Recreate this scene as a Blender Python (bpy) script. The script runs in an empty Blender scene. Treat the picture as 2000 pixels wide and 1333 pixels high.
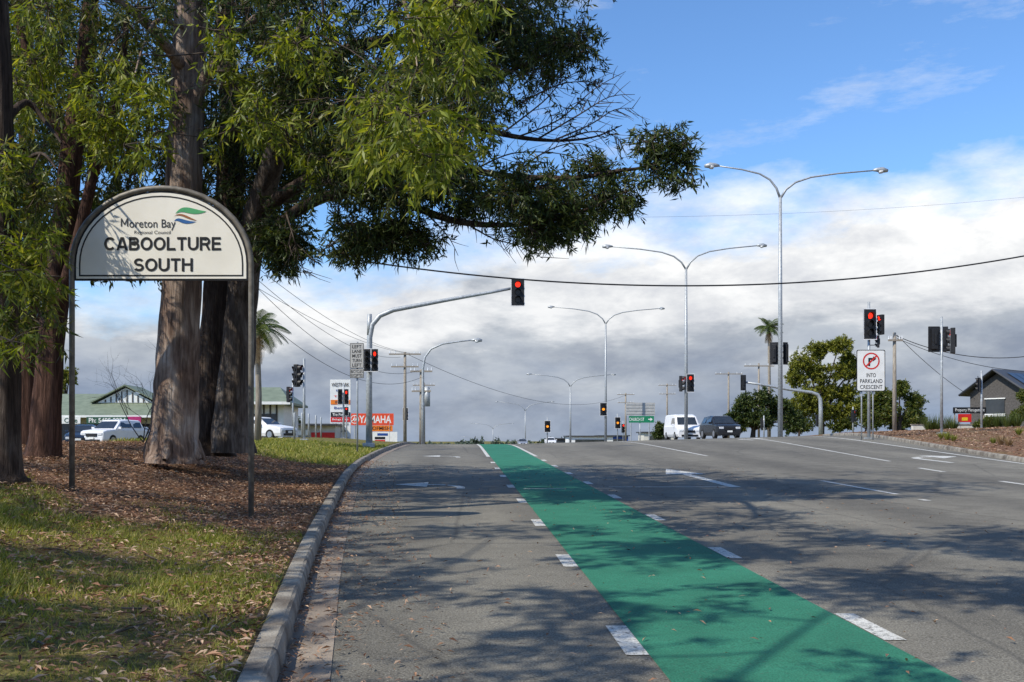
import bpy, math, random
import numpy as np
from mathutils import Vector
rng=np.random.default_rng(11); random.seed(5)
scene=bpy.context.scene
COL=scene.collection
# ------------------------------------------------------------------ materials
def new_mat(name):
    m=bpy.data.materials.new(name); m.use_nodes=True
    nt=m.node_tree; b=nt.nodes['Principled BSDF']; return m,nt,b
def mat(name,c1,c2=None,scale=6,rough=.6,bump=0.0,metal=0.0,stretch=(1,1,1),emit=0.0,detail=6,lo=.35,hi=.65,spec=.4,bscale=None):
    m,nt,b=new_mat(name)
    if c2 is None: c2=tuple(x*.78 for x in c1)
    tc=nt.nodes.new('ShaderNodeTexCoord'); mp=nt.nodes.new('ShaderNodeMapping'); mp.inputs['Scale'].default_value=stretch
    no=nt.nodes.new('ShaderNodeTexNoise'); no.inputs['Scale'].default_value=scale; no.inputs['Detail'].default_value=detail
    cr=nt.nodes.new('ShaderNodeValToRGB'); cr.color_ramp.elements[0].position=lo; cr.color_ramp.elements[1].position=hi
    cr.color_ramp.elements[0].color=(*c2,1); cr.color_ramp.elements[1].color=(*c1,1)
    L=nt.links.new
    L(tc.outputs['Object'],mp.inputs['Vector']); L(mp.outputs[0],no.inputs['Vector']); L(no.outputs['Fac'],cr.inputs[0]); L(cr.outputs[0],b.inputs['Base Color'])
    b.inputs['Roughness'].default_value=rough; b.inputs['Metallic'].default_value=metal
    b.inputs['Specular IOR Level'].default_value=spec
    if emit: 
        b.inputs['Emission Color'].default_value=(*c1,1); b.inputs['Emission Strength'].default_value=emit
    if bump:
        bn=nt.nodes.new('ShaderNodeBump'); bn.inputs['Strength'].default_value=bump; bn.inputs['Distance'].default_value=.02
        if bscale:
            n2=nt.nodes.new('ShaderNodeTexNoise'); n2.inputs['Scale'].default_value=bscale; n2.inputs['Detail'].default_value=4
            L(mp.outputs[0],n2.inputs['Vector']); L(n2.outputs['Fac'],bn.inputs['Height'])
        else: L(no.outputs['Fac'],bn.inputs['Height'])
        L(bn.outputs[0],b.inputs['Normal'])
    return m
def bark(name,cols,st,scale,rough=.9,bump=1.0):
    """patchy bark: two noises (large peeling patches, fine vertical streaks)"""
    m,nt,b=new_mat(name); L=nt.links.new; N=nt.nodes.new
    tc=N('ShaderNodeTexCoord')
    def noise(s,d,stt,r=.6):
        mp=N('ShaderNodeMapping'); mp.inputs['Scale'].default_value=stt; L(tc.outputs['Object'],mp.inputs[0])
        n=N('ShaderNodeTexNoise'); n.inputs['Scale'].default_value=s; n.inputs['Detail'].default_value=d; n.inputs['Roughness'].default_value=r; n.inputs['Distortion'].default_value=.6; L(mp.outputs[0],n.inputs['Vector']); return n
    a=noise(scale,8,st); f=noise(scale*4,6,(st[0]*1.5,st[1]*1.5,st[2]*.35))
    r=N('ShaderNodeValToRGB'); e=r.color_ramp.elements
    while len(e)<len(cols): e.new(.5)
    for i,c in enumerate(cols): e[i].position=.30+.40*i/(len(cols)-1); e[i].color=(*c,1)
    L(a.outputs['Fac'],r.inputs[0])
    r2=N('ShaderNodeValToRGB'); r2.color_ramp.elements[0].position=.36; r2.color_ramp.elements[1].position=.58; r2.color_ramp.elements[0].color=(.42,.40,.38,1); r2.color_ramp.elements[1].color=(1.05,1.05,1.05,1); L(f.outputs['Fac'],r2.inputs[0])
    mx=N('ShaderNodeMixRGB'); mx.blend_type='MULTIPLY'; mx.inputs[0].default_value=.85; L(r.outputs[0],mx.inputs[1]); L(r2.outputs[0],mx.inputs[2]); L(mx.outputs[0],b.inputs['Base Color'])
    bn=N('ShaderNodeBump'); bn.inputs['Strength'].default_value=bump; bn.inputs['Distance'].default_value=.05; L(f.outputs['Fac'],bn.inputs['Height']); L(bn.outputs[0],b.inputs['Normal'])
    b.inputs['Roughness'].default_value=rough; b.inputs['Specular IOR Level'].default_value=.2
    return m
def leaf_mat(name,cols,trans=.35,rough=.45):
    m,nt,b=new_mat(name); L=nt.links.new
    g=nt.nodes.new('ShaderNodeNewGeometry'); cr=nt.nodes.new('ShaderNodeValToRGB')
    els=cr.color_ramp.elements
    while len(els)<len(cols): els.new(.5)
    for i,c in enumerate(cols):
        els[i].position=i/(len(cols)-1); els[i].color=(*c,1)
    L(g.outputs['Random Per Island'],cr.inputs[0]); L(cr.outputs[0],b.inputs['Base Color'])
    b.inputs['Roughness'].default_value=rough; b.inputs['Specular IOR Level'].default_value=.35
    t=nt.nodes.new('ShaderNodeBsdfTranslucent'); mx=nt.nodes.new('ShaderNodeMixShader'); mx.inputs[0].default_value=trans
    mul=nt.nodes.new('ShaderNodeMixRGB'); mul.blend_type='MULTIPLY'; mul.inputs[0].default_value=1; mul.inputs[2].default_value=(1.6,1.5,.5,1)
    L(cr.outputs[0],mul.inputs[1]); L(mul.outputs[0],t.inputs[0])
    L(b.outputs[0],mx.inputs[1]); L(t.outputs[0],mx.inputs[2]); L(mx.outputs[0],nt.nodes['Material Output'].inputs[0])
    return m
def asphalt_mat():
    m,nt,b=new_mat('asphalt'); L=nt.links.new; N=nt.nodes.new
    tc=N('ShaderNodeTexCoord')
    def noise(s,d,st=(1,1,1)):
        mp=N('ShaderNodeMapping'); mp.inputs['Scale'].default_value=st; L(tc.outputs['Object'],mp.inputs[0])
        n=N('ShaderNodeTexNoise'); n.inputs['Scale'].default_value=s; n.inputs['Detail'].default_value=d; L(mp.outputs[0],n.inputs['Vector']); return n
    n1=noise(75,4); n2=noise(.4,6,(1,.22,1)); n3=noise(2.2,7)
    vo=N('ShaderNodeTexVoronoi'); vo.inputs['Scale'].default_value=45; L(tc.outputs['Object'],vo.inputs['Vector'])
    def rp(n,a,ca,bb,cb):
        r=N('ShaderNodeValToRGB'); r.color_ramp.elements[0].position=a; r.color_ramp.elements[1].position=bb
        r.color_ramp.elements[0].color=(*ca,1); r.color_ramp.elements[1].color=(*cb,1); L(n,r.inputs[0]); return r.outputs[0]
    def mu(a,c,bt='MULTIPLY'):
        x=N('ShaderNodeMixRGB'); x.blend_type=bt; x.inputs[0].default_value=1; L(a,x.inputs[1]); L(c,x.inputs[2]); return x.outputs[0]
    c=mu(mu(rp(n1.outputs['Fac'],.30,(.082,.077,.067),.72,(.285,.27,.235)),rp(n2.outputs['Fac'],.33,(.74,.73,.72),.66,(1.12,1.10,1.05))),rp(n3.outputs['Fac'],.3,(.82,.82,.82),.6,(1.06,1.06,1.05)))
    sp=N('ShaderNodeSeparateXYZ'); L(tc.outputs['Object'],sp.inputs[0])
    w=N('ShaderNodeMath'); w.operation='SINE'; k=N('ShaderNodeMath'); k.operation='MULTIPLY_ADD'; k.inputs[1].default_value=2.35; L(sp.outputs[0],k.inputs[0]); 
    k2=N('ShaderNodeMath'); k2.operation='MULTIPLY'; k2.inputs[1].default_value=2.2; L(n3.outputs['Fac'],k2.inputs[0]); L(k2.outputs[0],k.inputs[2]); L(k.outputs[0],w.inputs[0])
    h=N('ShaderNodeMath'); h.operation='MULTIPLY_ADD'; h.inputs[1].default_value=.5; h.inputs[2].default_value=.5; L(w.outputs[0],h.inputs[0])
    c=mu(c,rp(h.outputs[0],0.1,(.88,.88,.88),.8,(1.04,1.04,1.03)))
    vr=rp(vo.outputs['Distance'],.07,(1,1,1),.17,(0,0,0))
    m3=N('ShaderNodeMixRGB'); m3.inputs[2].default_value=(.44,.41,.35,1); L(vr,m3.inputs[0]); L(c,m3.inputs[1])
    vc=N('ShaderNodeTexVoronoi'); vc.feature='DISTANCE_TO_EDGE'; vc.inputs['Scale'].default_value=.33
    mp=N('ShaderNodeMapping'); mp.inputs['Scale'].default_value=(1,.5,1); ad=N('ShaderNodeMixRGB'); ad.inputs[0].default_value=.12; L(tc.outputs['Object'],ad.inputs[1]); L(n3.outputs['Color'],ad.inputs[2]); L(ad.outputs[0],mp.inputs[0]); L(mp.outputs[0],vc.inputs['Vector'])
    ck=rp(vc.outputs['Distance'],.0,(.4,.4,.4),.010,(0,0,0)); m4=N('ShaderNodeMixRGB'); m4.inputs[2].default_value=(.035,.035,.036,1); L(ck,m4.inputs[0]); L(m3.outputs[0],m4.inputs[1])
    L(m4.outputs[0],b.inputs['Base Color']); b.inputs['Roughness'].default_value=.88; b.inputs['Specular IOR Level'].default_value=.15
    bn=N('ShaderNodeBump'); bn.inputs['Strength'].default_value=.7; bn.inputs['Distance'].default_value=.01; L(n1.outputs['Fac'],bn.inputs['Height']); L(bn.outputs[0],b.inputs['Normal'])
    return m
def paint_mat(name,c,wear,wc=(.13,.125,.115),ws=25,pos=.40,dirt=.70):
    m,nt,b=new_mat(name); L=nt.links.new; N=nt.nodes.new
    tc=N('ShaderNodeTexCoord'); n=N('ShaderNodeTexNoise'); n.inputs['Scale'].default_value=ws; n.inputs['Detail'].default_value=8; n.inputs['Roughness'].default_value=.75
    L(tc.outputs['Object'],n.inputs['Vector'])
    r=N('ShaderNodeValToRGB'); r.color_ramp.elements[0].position=pos-.08; r.color_ramp.elements[1].position=pos; r.color_ramp.elements[0].color=(wear,)*3+(1,); r.color_ramp.elements[1].color=(0,0,0,1)
    L(n.outputs['Fac'],r.inputs[0])
    n2=N('ShaderNodeTexNoise'); n2.inputs['Scale'].default_value=1.3; n2.inputs['Detail'].default_value=8; n2.inputs['Roughness'].default_value=.65; L(tc.outputs['Object'],n2.inputs['Vector'])
    r2=N('ShaderNodeValToRGB'); r2.color_ramp.elements[0].position=.3; r2.color_ramp.elements[1].position=.7
    r2.color_ramp.elements[0].color=tuple(x*dirt for x in c)+(1,); r2.color_ramp.elements[1].color=(*c,1); L(n2.outputs['Fac'],r2.inputs[0])
    mx=N('ShaderNodeMixRGB'); mx.inputs[2].default_value=(*wc,1); L(r.outputs[0],mx.inputs[0]); L(r2.outputs[0],mx.inputs[1])
    n3=N('ShaderNodeTexNoise'); n3.inputs['Scale'].default_value=75; n3.inputs['Detail'].default_value=4; L(tc.outputs['Object'],n3.inputs['Vector'])
    r3=N('ShaderNodeValToRGB'); r3.color_ramp.elements[0].position=.3; r3.color_ramp.elements[1].position=.6; r3.color_ramp.elements[0].color=(.62,.62,.62,1); r3.color_ramp.elements[1].color=(1.08,1.08,1.08,1); L(n3.outputs['Fac'],r3.inputs[0])
    mm=N('ShaderNodeMixRGB'); mm.blend_type='MULTIPLY'; mm.inputs[0].default_value=1; L(mx.outputs[0],mm.inputs[1]); L(r3.outputs[0],mm.inputs[2]); L(mm.outputs[0],b.inputs['Base Color'])
    bn=N('ShaderNodeBump'); bn.inputs['Strength'].default_value=.7; bn.inputs['Distance'].default_value=.01; L(n3.outputs['Fac'],bn.inputs['Height']); L(bn.outputs[0],b.inputs['Normal'])
    b.inputs['Roughness'].default_value=.88; b.inputs['Specular IOR Level'].default_value=.15
    return m
def ground_mat():
    m,nt,b=new_mat('verge_ground'); L=nt.links.new; N=nt.nodes.new
    tc=N('ShaderNodeTexCoord')
    def noise(s,d):
        n=N('ShaderNodeTexNoise'); n.inputs['Scale'].default_value=s; n.inputs['Detail'].default_value=d; L(tc.outputs['Object'],n.inputs['Vector']); return n
    def ramp(n,a,ca,bb,cb):
        r=N('ShaderNodeValToRGB'); r.color_ramp.elements[0].position=a; r.color_ramp.elements[1].position=bb
        r.color_ramp.elements[0].color=(*ca,1); r.color_ramp.elements[1].color=(*cb,1); L(n.outputs['Fac'],r.inputs[0]); return r
    n1=noise(28,6); lit=ramp(n1,.35,(.065,.037,.024),.7,(.33,.19,.12))
    n2=noise(14,6); gr=ramp(n2,.35,(.085,.08,.022),.7,(.23,.22,.06))
    at=N('ShaderNodeAttribute'); at.attribute_name='grass'
    n3=noise(1.1,5); ad=N('ShaderNodeMath'); ad.operation='MULTIPLY_ADD'; ad.inputs[1].default_value=1.6; ad.inputs[2].default_value=-.85; L(n3.outputs['Fac'],ad.inputs[0])
    a2=N('ShaderNodeMath'); a2.operation='ADD'; a2.use_clamp=True; L(ad.outputs[0],a2.inputs[0]); L(at.outputs['Fac'],a2.inputs[1])
    mx=N('ShaderNodeMixRGB'); L(a2.outputs[0],mx.inputs[0]); L(lit.outputs[0],mx.inputs[1]); L(gr.outputs[0],mx.inputs[2]); L(mx.outputs[0],b.inputs['Base Color'])
    b.inputs['Roughness'].default_value=.95; b.inputs['Specular IOR Level'].default_value=.1
    bn=N('ShaderNodeBump'); bn.inputs['Strength'].default_value=.8; bn.inputs['Distance'].default_value=.04; L(n1.outputs['Fac'],bn.inputs['Height']); L(bn.outputs[0],b.inputs['Normal'])
    return m
M={}
M['asphalt']=asphalt_mat()
M['white_paint']=paint_mat('white_road_paint',(.70,.69,.64),.9,pos=.48,dirt=.76)
M['green_paint']=paint_mat('green_road_paint',(.045,.225,.140),.7,(.085,.115,.095),30,.42,.68)
M['ground']=ground_mat()
M['concrete']=mat('kerb_concrete',(.33,.30,.25),(.12,.10,.08),3.5,.9,.6,bscale=50,detail=12)
M['gutter']=mat('gutter_concrete',(.31,.255,.20),(.13,.10,.08),2.0,.9,.5,bscale=60,detail=12)
M['steel']=mat('galvanised_steel',(.46,.48,.49),(.32,.34,.35),9,.5,metal=.35)
M['pipe']=mat('grey_painted_pipe',(.22,.20,.17),(.13,.115,.095),12,.55,metal=.2)
M['black']=mat('black_polycarbonate',(.018,.018,.02),(.012,.012,.013),10,.5)
M['white_edge']=mat('white_reflective_border',(.8,.8,.8),(.7,.7,.7),10,.5)
M['red_lit']=mat('lit_red_lens',(1,.03,.01),(.8,.02,.008),20,.4,emit=1.6)
M['amber_lit']=mat('lit_amber_lens',(1,.32,.02),(.9,.22,.01),20,.4,emit=1.4)
M['lens_off']=mat('unlit_lens',(.035,.03,.028),(.02,.02,.02),10,.25)
M['signwhite']=mat('white_sign_sheeting',(.80,.80,.77),(.72,.72,.69),3,.55)
M['signshade']=mat('shaded_sign_sheeting',(.50,.49,.46),(.42,.41,.39),3,.7)  # white sheeting greyed, the lane sign's shade is in its colour
M['signcream']=mat('cream_sign_face',(.90,.86,.76),(.82,.78,.68),2.2,.5)
M['ink']=mat('black_sign_ink',(.012,.012,.013),None,5,.5)
M['timber']=mat('weathered_timber_pole',(.36,.32,.26),(.19,.16,.13),7,.9,.4,stretch=(4,4,.4))
M['cable']=mat('black_cable',(.02,.02,.022),None,5,.6)
M['tyre']=mat('tyre_rubber',(.02,.02,.02),None,12,.85)
M['rim']=mat('alloy_rim',(.5,.5,.52),None,12,.3,metal=.8)
M['glass']=mat('dark_car_glass',(.02,.025,.03),(.03,.035,.04),3,.05,spec=.8)
M['headlight']=mat('headlight_lens',(.75,.78,.8),(.5,.5,.52),14,.1)
M['bark_gum']=bark('smooth_gum_bark',[(.085,.055,.042),(.22,.15,.115),(.36,.28,.225),(.50,.44,.39)],(1.6,1.6,.5),2.0)
M['bark_dark']=bark('rough_dark_bark',[(.03,.021,.017),(.075,.053,.042),(.14,.11,.09)],(2.2,2.2,.5),3.0)
M['bark_grey']=bark('mottled_grey_bark',[(.05,.04,.035),(.13,.105,.088),(.28,.245,.215)],(1.6,1.6,.5),2.4)
M['bark_red']=bark('reddish_bark',[(.04,.022,.016),(.10,.052,.037),(.17,.095,.068)],(2.2,2.2,.4),3.0)
M['twig']=mat('twig_bark',(.12,.09,.07),(.045,.034,.027),9,.9)
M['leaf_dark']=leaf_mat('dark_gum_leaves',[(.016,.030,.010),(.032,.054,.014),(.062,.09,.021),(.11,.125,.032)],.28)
M['leaf_sunlit']=leaf_mat('sunlit_gum_leaves',[(.07,.10,.012),(.14,.185,.02),(.22,.27,.032),(.35,.35,.07)],.42)  # gum leaf colour lightened and yellowed to paint sunlit clumps
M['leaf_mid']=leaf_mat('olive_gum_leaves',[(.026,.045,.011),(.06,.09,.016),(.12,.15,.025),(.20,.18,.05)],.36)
M['leaf_yellow']=leaf_mat('yellow_green_leaves',[(.08,.095,.015),(.16,.175,.02),(.27,.26,.035)],.3)
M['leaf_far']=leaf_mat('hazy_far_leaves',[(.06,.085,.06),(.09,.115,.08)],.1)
M['grass']=leaf_mat('grass_blades',[(.09,.12,.015),(.165,.20,.028),(.29,.29,.055),(.44,.37,.16)],.35,.6)
M['litter']=leaf_mat('dry_leaf_litter',[(.11,.05,.028),(.24,.12,.065),(.36,.21,.13),(.50,.36,.25),(.14,.06,.035)],.05,.8)
M['palm']=leaf_mat('palm_leaflets',[(.03,.055,.012),(.07,.10,.02),(.12,.14,.035)],.25)
M['dead']=leaf_mat('dead_fronds',[(.22,.14,.07),(.35,.25,.14)],.2)

# ------------------------------------------------------------------ mesh tools
def tube_arr(pts,rad,seg=8,wob=0.0):
    pts=np.array(pts,float); rad=np.array(rad,float); n=len(pts)
    if rad.ndim==0: rad=np.full(n,float(rad))
    V=[];prev=None
    for i in range(n):
        t=pts[min(i+1,n-1)]-pts[max(i-1,0)]; t/=np.linalg.norm(t)+1e-9
        if prev is None:
            a=np.array([1.,0,0]) if abs(t[0])<.8 else np.array([0,1.,0])
        else: a=prev
        u=a-t*np.dot(a,t); u/=np.linalg.norm(u)+1e-9; w=np.cross(t,u); prev=u
        for k in range(seg):
            an=2*math.pi*k/seg; r=rad[i]
            if wob: r*=1+wob*(math.sin(an*3+i*.35+pts[0][0])+.6*math.sin(an*5-i*.5)+.5*math.sin(i*1.1+an))*.5
            V.append(pts[i]+r*(math.cos(an)*u+math.sin(an)*w))
    F=[]
    for i in range(n-1):
        for k in range(seg):
            F.append((i*seg+k,i*seg+(k+1)%seg,(i+1)*seg+(k+1)%seg,(i+1)*seg+k))
    return np.array(V),np.array(F)
class MB:
    def __init__(s): s.v=[];s.f=[];s.m=[]
    def add(s,V,F,mi=0):
        o=len(s.v); s.v+= [tuple(map(float,p)) for p in V]
        for f in F: s.f.append(tuple(int(i)+o for i in f)); s.m.append(mi)
        return s
    def box(s,c,d,mi=0,rz=0,taper=1.0):
        V=[]
        for z in (-1,1):
            k=taper if z>0 else 1
            for x,y in ((-1,-1),(1,-1),(1,1),(-1,1)):
                X=x*d[0]/2*k;Y=y*d[1]/2*k
                V.append((c[0]+X*math.cos(rz)-Y*math.sin(rz),c[1]+X*math.sin(rz)+Y*math.cos(rz),c[2]+z*d[2]/2))
        return s.add(V,[(3,2,1,0),(4,5,6,7),(0,1,5,4),(1,2,6,5),(2,3,7,6),(3,0,4,7)],mi)
    def tube(s,pts,rad,seg=10,mi=0,wob=0,cap=True):
        V,F=tube_arr(pts,rad,seg,wob); n=len(pts)
        F=[tuple(f) for f in F]
        if cap: F.append(tuple(range(seg))[::-1]); F.append(tuple((n-1)*seg+k for k in range(seg)))
        return s.add(V,F,mi)
    def plate(s,poly,y0,y1,mi=0):
        n=len(poly); V=[(x,y0,z) for x,z in poly]+[(x,y1,z) for x,z in poly]
        F=[tuple(range(n)),tuple(range(2*n-1,n-1,-1))]+[((i+1)%n,i,i+n,(i+1)%n+n) for i in range(n)]
        return s.add(V,F,mi)
    def disc(s,c,r,mi=0,seg=16,h=.02):
        return s.plate([(c[0]+r*math.cos(2*math.pi*k/seg),c[2]+r*math.sin(2*math.pi*k/seg)) for k in range(seg)],c[1],c[1]+h,mi)
def mesh_of(name,mb,mats,smooth=False):
    me=bpy.data.meshes.new(name); me.from_pydata(mb.v,[],mb.f)
    for m in mats: me.materials.append(m)
    me.polygons.foreach_set('material_index',mb.m)
    if smooth: me.polygons.foreach_set('use_smooth',[True]*len(me.polygons))
    me.update(); return me
def np_mesh(name,V,F,mats,smooth=False,mi=None):
    V=np.asarray(V,np.float32);F=np.asarray(F,np.int32);k=F.shape[1]
    me=bpy.data.meshes.new(name); me.vertices.add(len(V)); me.vertices.foreach_set('co',V.ravel())
    me.loops.add(F.size); me.loops.foreach_set('vertex_index',F.ravel())
    me.polygons.add(len(F)); me.polygons.foreach_set('loop_start',np.arange(0,F.size,k,dtype=np.int32)); 
    me.update(calc_edges=True)
    for m in mats: me.materials.append(m)
    if mi is not None: me.polygons.foreach_set('material_index',np.asarray(mi,np.int32))
    me.polygons.foreach_set('use_smooth',np.full(len(F),smooth))
    me.update(); return me
def thing(name,label,cat,loc=(0,0,0),rz=0,group=None):
    e=bpy.data.objects.new(name,None); COL.objects.link(e); e.location=loc; e.rotation_euler=(0,0,rz); e.empty_display_size=.2
    e['label']=label; e['category']=cat
    if group: e['group']=group
    return e
def part(parent,name,me,loc=(0,0,0),rz=0,bev=0,label=None):
    o=bpy.data.objects.new(name,me); COL.objects.link(o); o.parent=parent; o.location=loc; o.rotation_euler=(0,0,rz)
    if bev:
        b=o.modifiers.new('bevel','BEVEL'); b.width=bev; b.segments=2; b.limit_method='ANGLE'
    if label: o['label']=label
    return o
def struct(name,me,kind='structure'):
    o=bpy.data.objects.new(name,me); COL.objects.link(o); o['kind']=kind; return o
def text_mesh(body,w,h,m,bold=0.0,extr=.002,spacing=1.0):
    cu=bpy.data.curves.new('t','FONT'); cu.body=body; cu.size=1; cu.offset=bold; cu.extrude=0; cu.resolution_u=3; cu.space_character=spacing
    ob=bpy.data.objects.new('t',cu); COL.objects.link(ob); bpy.context.view_layer.update()
    dg=bpy.context.evaluated_depsgraph_get(); me=bpy.data.meshes.new_from_object(ob.evaluated_get(dg))
    bpy.data.objects.remove(ob)
    co=np.zeros(len(me.vertices)*3,np.float32); me.vertices.foreach_get('co',co); co=co.reshape(-1,3)
    mn=co.min(0);mxx=co.max(0); c=(mn+mxx)/2; sz=mxx-mn
    out=np.zeros_like(co); out[:,0]=(co[:,0]-c[0])/sz[0]*w; out[:,2]=(co[:,1]-c[1])/sz[1]*h
    me.vertices.foreach_set('co',out.ravel()); me.materials.clear(); me.materials.append(m)
    me.polygons.foreach_set('material_index',[0]*len(me.polygons)); me.update(); me.name='lettering'
    return me
def text(parent,body,w,h,loc,m,bold=0.0,rz=0,name='lettering',spacing=1.0):
    return part(parent,name,text_mesh(body,w,h,m,bold,spacing=spacing),loc,rz)
# bold grotesque capitals drawn as even strokes
def arc(cx,cy,rx_,ry_,a0,a1,n=14): return [(cx+rx_*math.cos(math.radians(a0+(a1-a0)*k/n)),cy+ry_*math.sin(math.radians(a0+(a1-a0)*k/n))) for k in range(n+1)]
GL_={'C':(.82,[arc(.43,.5,.335,.405,42,318,22)]),
 'A':(.84,[[(.09,0),(.37,.90),(.47,.90),(.75,0)],[(.22,.27),(.62,.27)]]),
 'B':(.78,[[(.1,0),(.1,1)],[(.1,.905),(.44,.905)]+arc(.44,.715,.19,.19,90,-90)+[(.1,.525)],[(.1,.525),(.48,.525)]+arc(.48,.31,.205,.215,90,-90)+[(.1,.095)]]),
 'O':(.88,[arc(.44,.5,.345,.405,0,360,28)]),
 'L':(.68,[[(.1,1),(.1,0)],[(.1,.095),(.64,.095)]]),
 'T':(.72,[[(.02,.905),(.70,.905)],[(.36,.9),(.36,0)]]),
 'U':(.80,[[(.1,1)]+arc(.40,.38,.30,.285,180,360)+[(.70,1)]]),
 'R':(.80,[[(.1,0),(.1,1)],[(.1,.905),(.47,.905)]+arc(.47,.69,.205,.215,90,-90)+[(.1,.475)],[(.40,.475),(.50,.42),(.70,0)]]),
 'E':(.72,[[(.1,0),(.1,1)],[(.1,.905),(.67,.905)],[(.1,.52),(.63,.52)],[(.1,.095),(.69,.095)]]),
 'S':(.74,[arc(.37,.705,.255,.20,25,265,16)+arc(.37,.30,.265,.205,85,-155,16)]),
 'H':(.80,[[(.1,0),(.1,1)],[(.70,0),(.70,1)],[(.1,.53),(.70,.53)]]),
 'M':(.92,[[(.09,0),(.09,1)],[(.12,.97),(.46,.08),(.80,.97)],[(.83,0),(.83,1)]])}
def stroke_text(parent,body,w,h,loc,m,t=.175):
    V=[];F=[];x0=0;k=0
    for ch in body:
        wd,paths=GL_[ch]
        for P in paths:
            k+=1; P=np.array(P); n=len(P); o=len(V)
            for i in range(n):
                if np.allclose(P[0],P[-1]) and i in (0,n-1): d=P[1]-P[n-2]; s_=1
                else:
                    d0=P[i]-P[max(i-1,0)]; d1=P[min(i+1,n-1)]-P[i]
                    u0=d0/(np.linalg.norm(d0)+1e-9); u1=d1/(np.linalg.norm(d1)+1e-9); d=u0+u1
                    s_=1/max(.45,np.linalg.norm(d)/2) if 0<i<n-1 else 1
                d=d/(np.linalg.norm(d)+1e-9); nn=np.array([-d[1],d[0]])*t/2*s_
                for q_ in (P[i]+nn,P[i]-nn): V.append((x0+q_[0],-.0004*(k%4),q_[1]))
            F+=[(o+2*i,o+2*i+1,o+2*i+3,o+2*i+2) for i in range(n-1)]
        x0+=wd+.06
    V=np.array(V); V[:,2]=np.clip(V[:,2],0,1); mn=V[:,0].min();mx=V[:,0].max(); V[:,0]=(V[:,0]-(mn+mx)/2)/(mx-mn)*w; V[:,2]=(V[:,2]-.5)*h
    mb=MB(); mb.add(V,F); return part(parent,'lettering',mesh_of('lettering',mb,[m]),loc)

# ------------------------------------------------------------------ terrain
def sm(a,b,t):
    t=np.clip((np.asarray(t,float)-a)/(b-a),0,1); return t*t*(3-2*t)
def base(y):
    y=np.asarray(y,float); t=y-48
    return np.where(y<48,.024*y,np.where(y<66,1.152+.024*t-.0009*t*t,1.2924-.0084*(np.minimum(y,420)-66)))
KY=[-40,0,5.8,9.5,13.6,19.2,26,33,42,52,60,6000];KX=[-.35,-.5,-1.0,-1.39,-1.75,-2.2,-2.72,-3.05,-3.15,-3.0,-3.0,-3.0]
def kx(y):
    y=np.asarray(y,float); return sum(np.interp(y+o,KY,KX) for o in (-2,-1,0,1,2))/5
def rx(y):
    y=np.asarray(y,float); return 17.3+(np.clip(y,-40,75)-31)*.176
def road_z(x,y): return base(y)+.47*sm(20,58,y)*np.clip((np.asarray(x,float)-3)/17,0,1.1)
def wav(x,y):
    return np.sin(x*1.7+y*.6)*.5+np.sin(x*.7-y*1.3+1)*.5+np.sin(x*3.1+y*2.7+2)*.3+np.sin(-x*2.3+y*4.1)*.25
def left_z(x,y):
    d=kx(y)-x; amp=.66-.40*sm(25,50,y)
    return road_z(kx(y),y)+.13+amp*sm(.3,5.5,d)*(1-.0*d)-.55*sm(8.5,13,d)*sm(24,36,y)+.022*wav(x,y)*sm(.2,1.5,d)
def right_z(x,y):
    d=x-rx(y); return road_z(rx(y),y)+.13+.034*np.clip(d,0,35)+.02*wav(x,y)*sm(.2,1.5,d)
def gz(x,y):
    x=float(x);y=float(y)
    if x<kx(y): return float(left_z(x,y))
    if x>rx(y): return float(right_z(x,y))
    return float(road_z(x,y))
def sight(a,b,D): return np.array([(a-895)*D/2000,D,1.5+(862-b)*D/2000])   # survey reading at true distance D -> metres
def grassmask(x,y):
    g=1-sm(9.5,14.5,y+1.5*wav(x*.6,y*.6)); g=g*.66*(1-.45*sm(1.3,.3,kx(y)-x))
    g=np.maximum(g,sm(28,33,y)*.9)
    return np.clip(g,0,1)

ys=np.concatenate([np.arange(-40,2,2),np.arange(2,26,.4),np.arange(26,72,1),np.arange(72,140,4),np.arange(140,420,20),[420,600,1000,2000,4000,8000]])
dl=np.concatenate([np.arange(0,7,.35),[7,8,9,10,11,12,13,15,18,22,30,45,70,120,250,600,1500,4000,8000]])[::-1]
dr=np.concatenate([[0,.4,.8,1.2,2,3,4,6,8,11,15,20,27,35,50,80,150,300,800,2000,8000]])
V=[];G=[]
for y in ys:
    row=[]
    k=float(kx(y))-.16; r=float(rx(y))+.16
    for d in dl: x=k-d; row.append((x,y,float(left_z(x,y))))
    row.append((k+.03,y,float(road_z(k,y))-.12))
    for t in (.2,.4,.6,.8): x=k+t*(r-k); row.append((x,y,float(road_z(x,y))-.12))
    row.append((r-.03,y,float(road_z(r,y))-.12))
    for d in dr: x=r+d; row.append((x,y,float(right_z(x,y))))
    V+=row
    for i,p in enumerate(row):
        if i<len(dl): G.append(float(grassmask(p[0],p[1])))
        else: G.append(.12 if p[0]-r<14 and y<75 else .9)
nc=len(row); F=[]
for j in range(len(ys)-1):
    for i in range(nc-1): a=j*nc+i; F.append((a,a+1,a+nc+1,a+nc))
me=np_mesh('ground',V,F,[M['ground']],True)
at=me.attributes.new('grass','FLOAT','POINT'); at.data.foreach_set('value',np.array(G,np.float32))
struct('ground',me)
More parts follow.
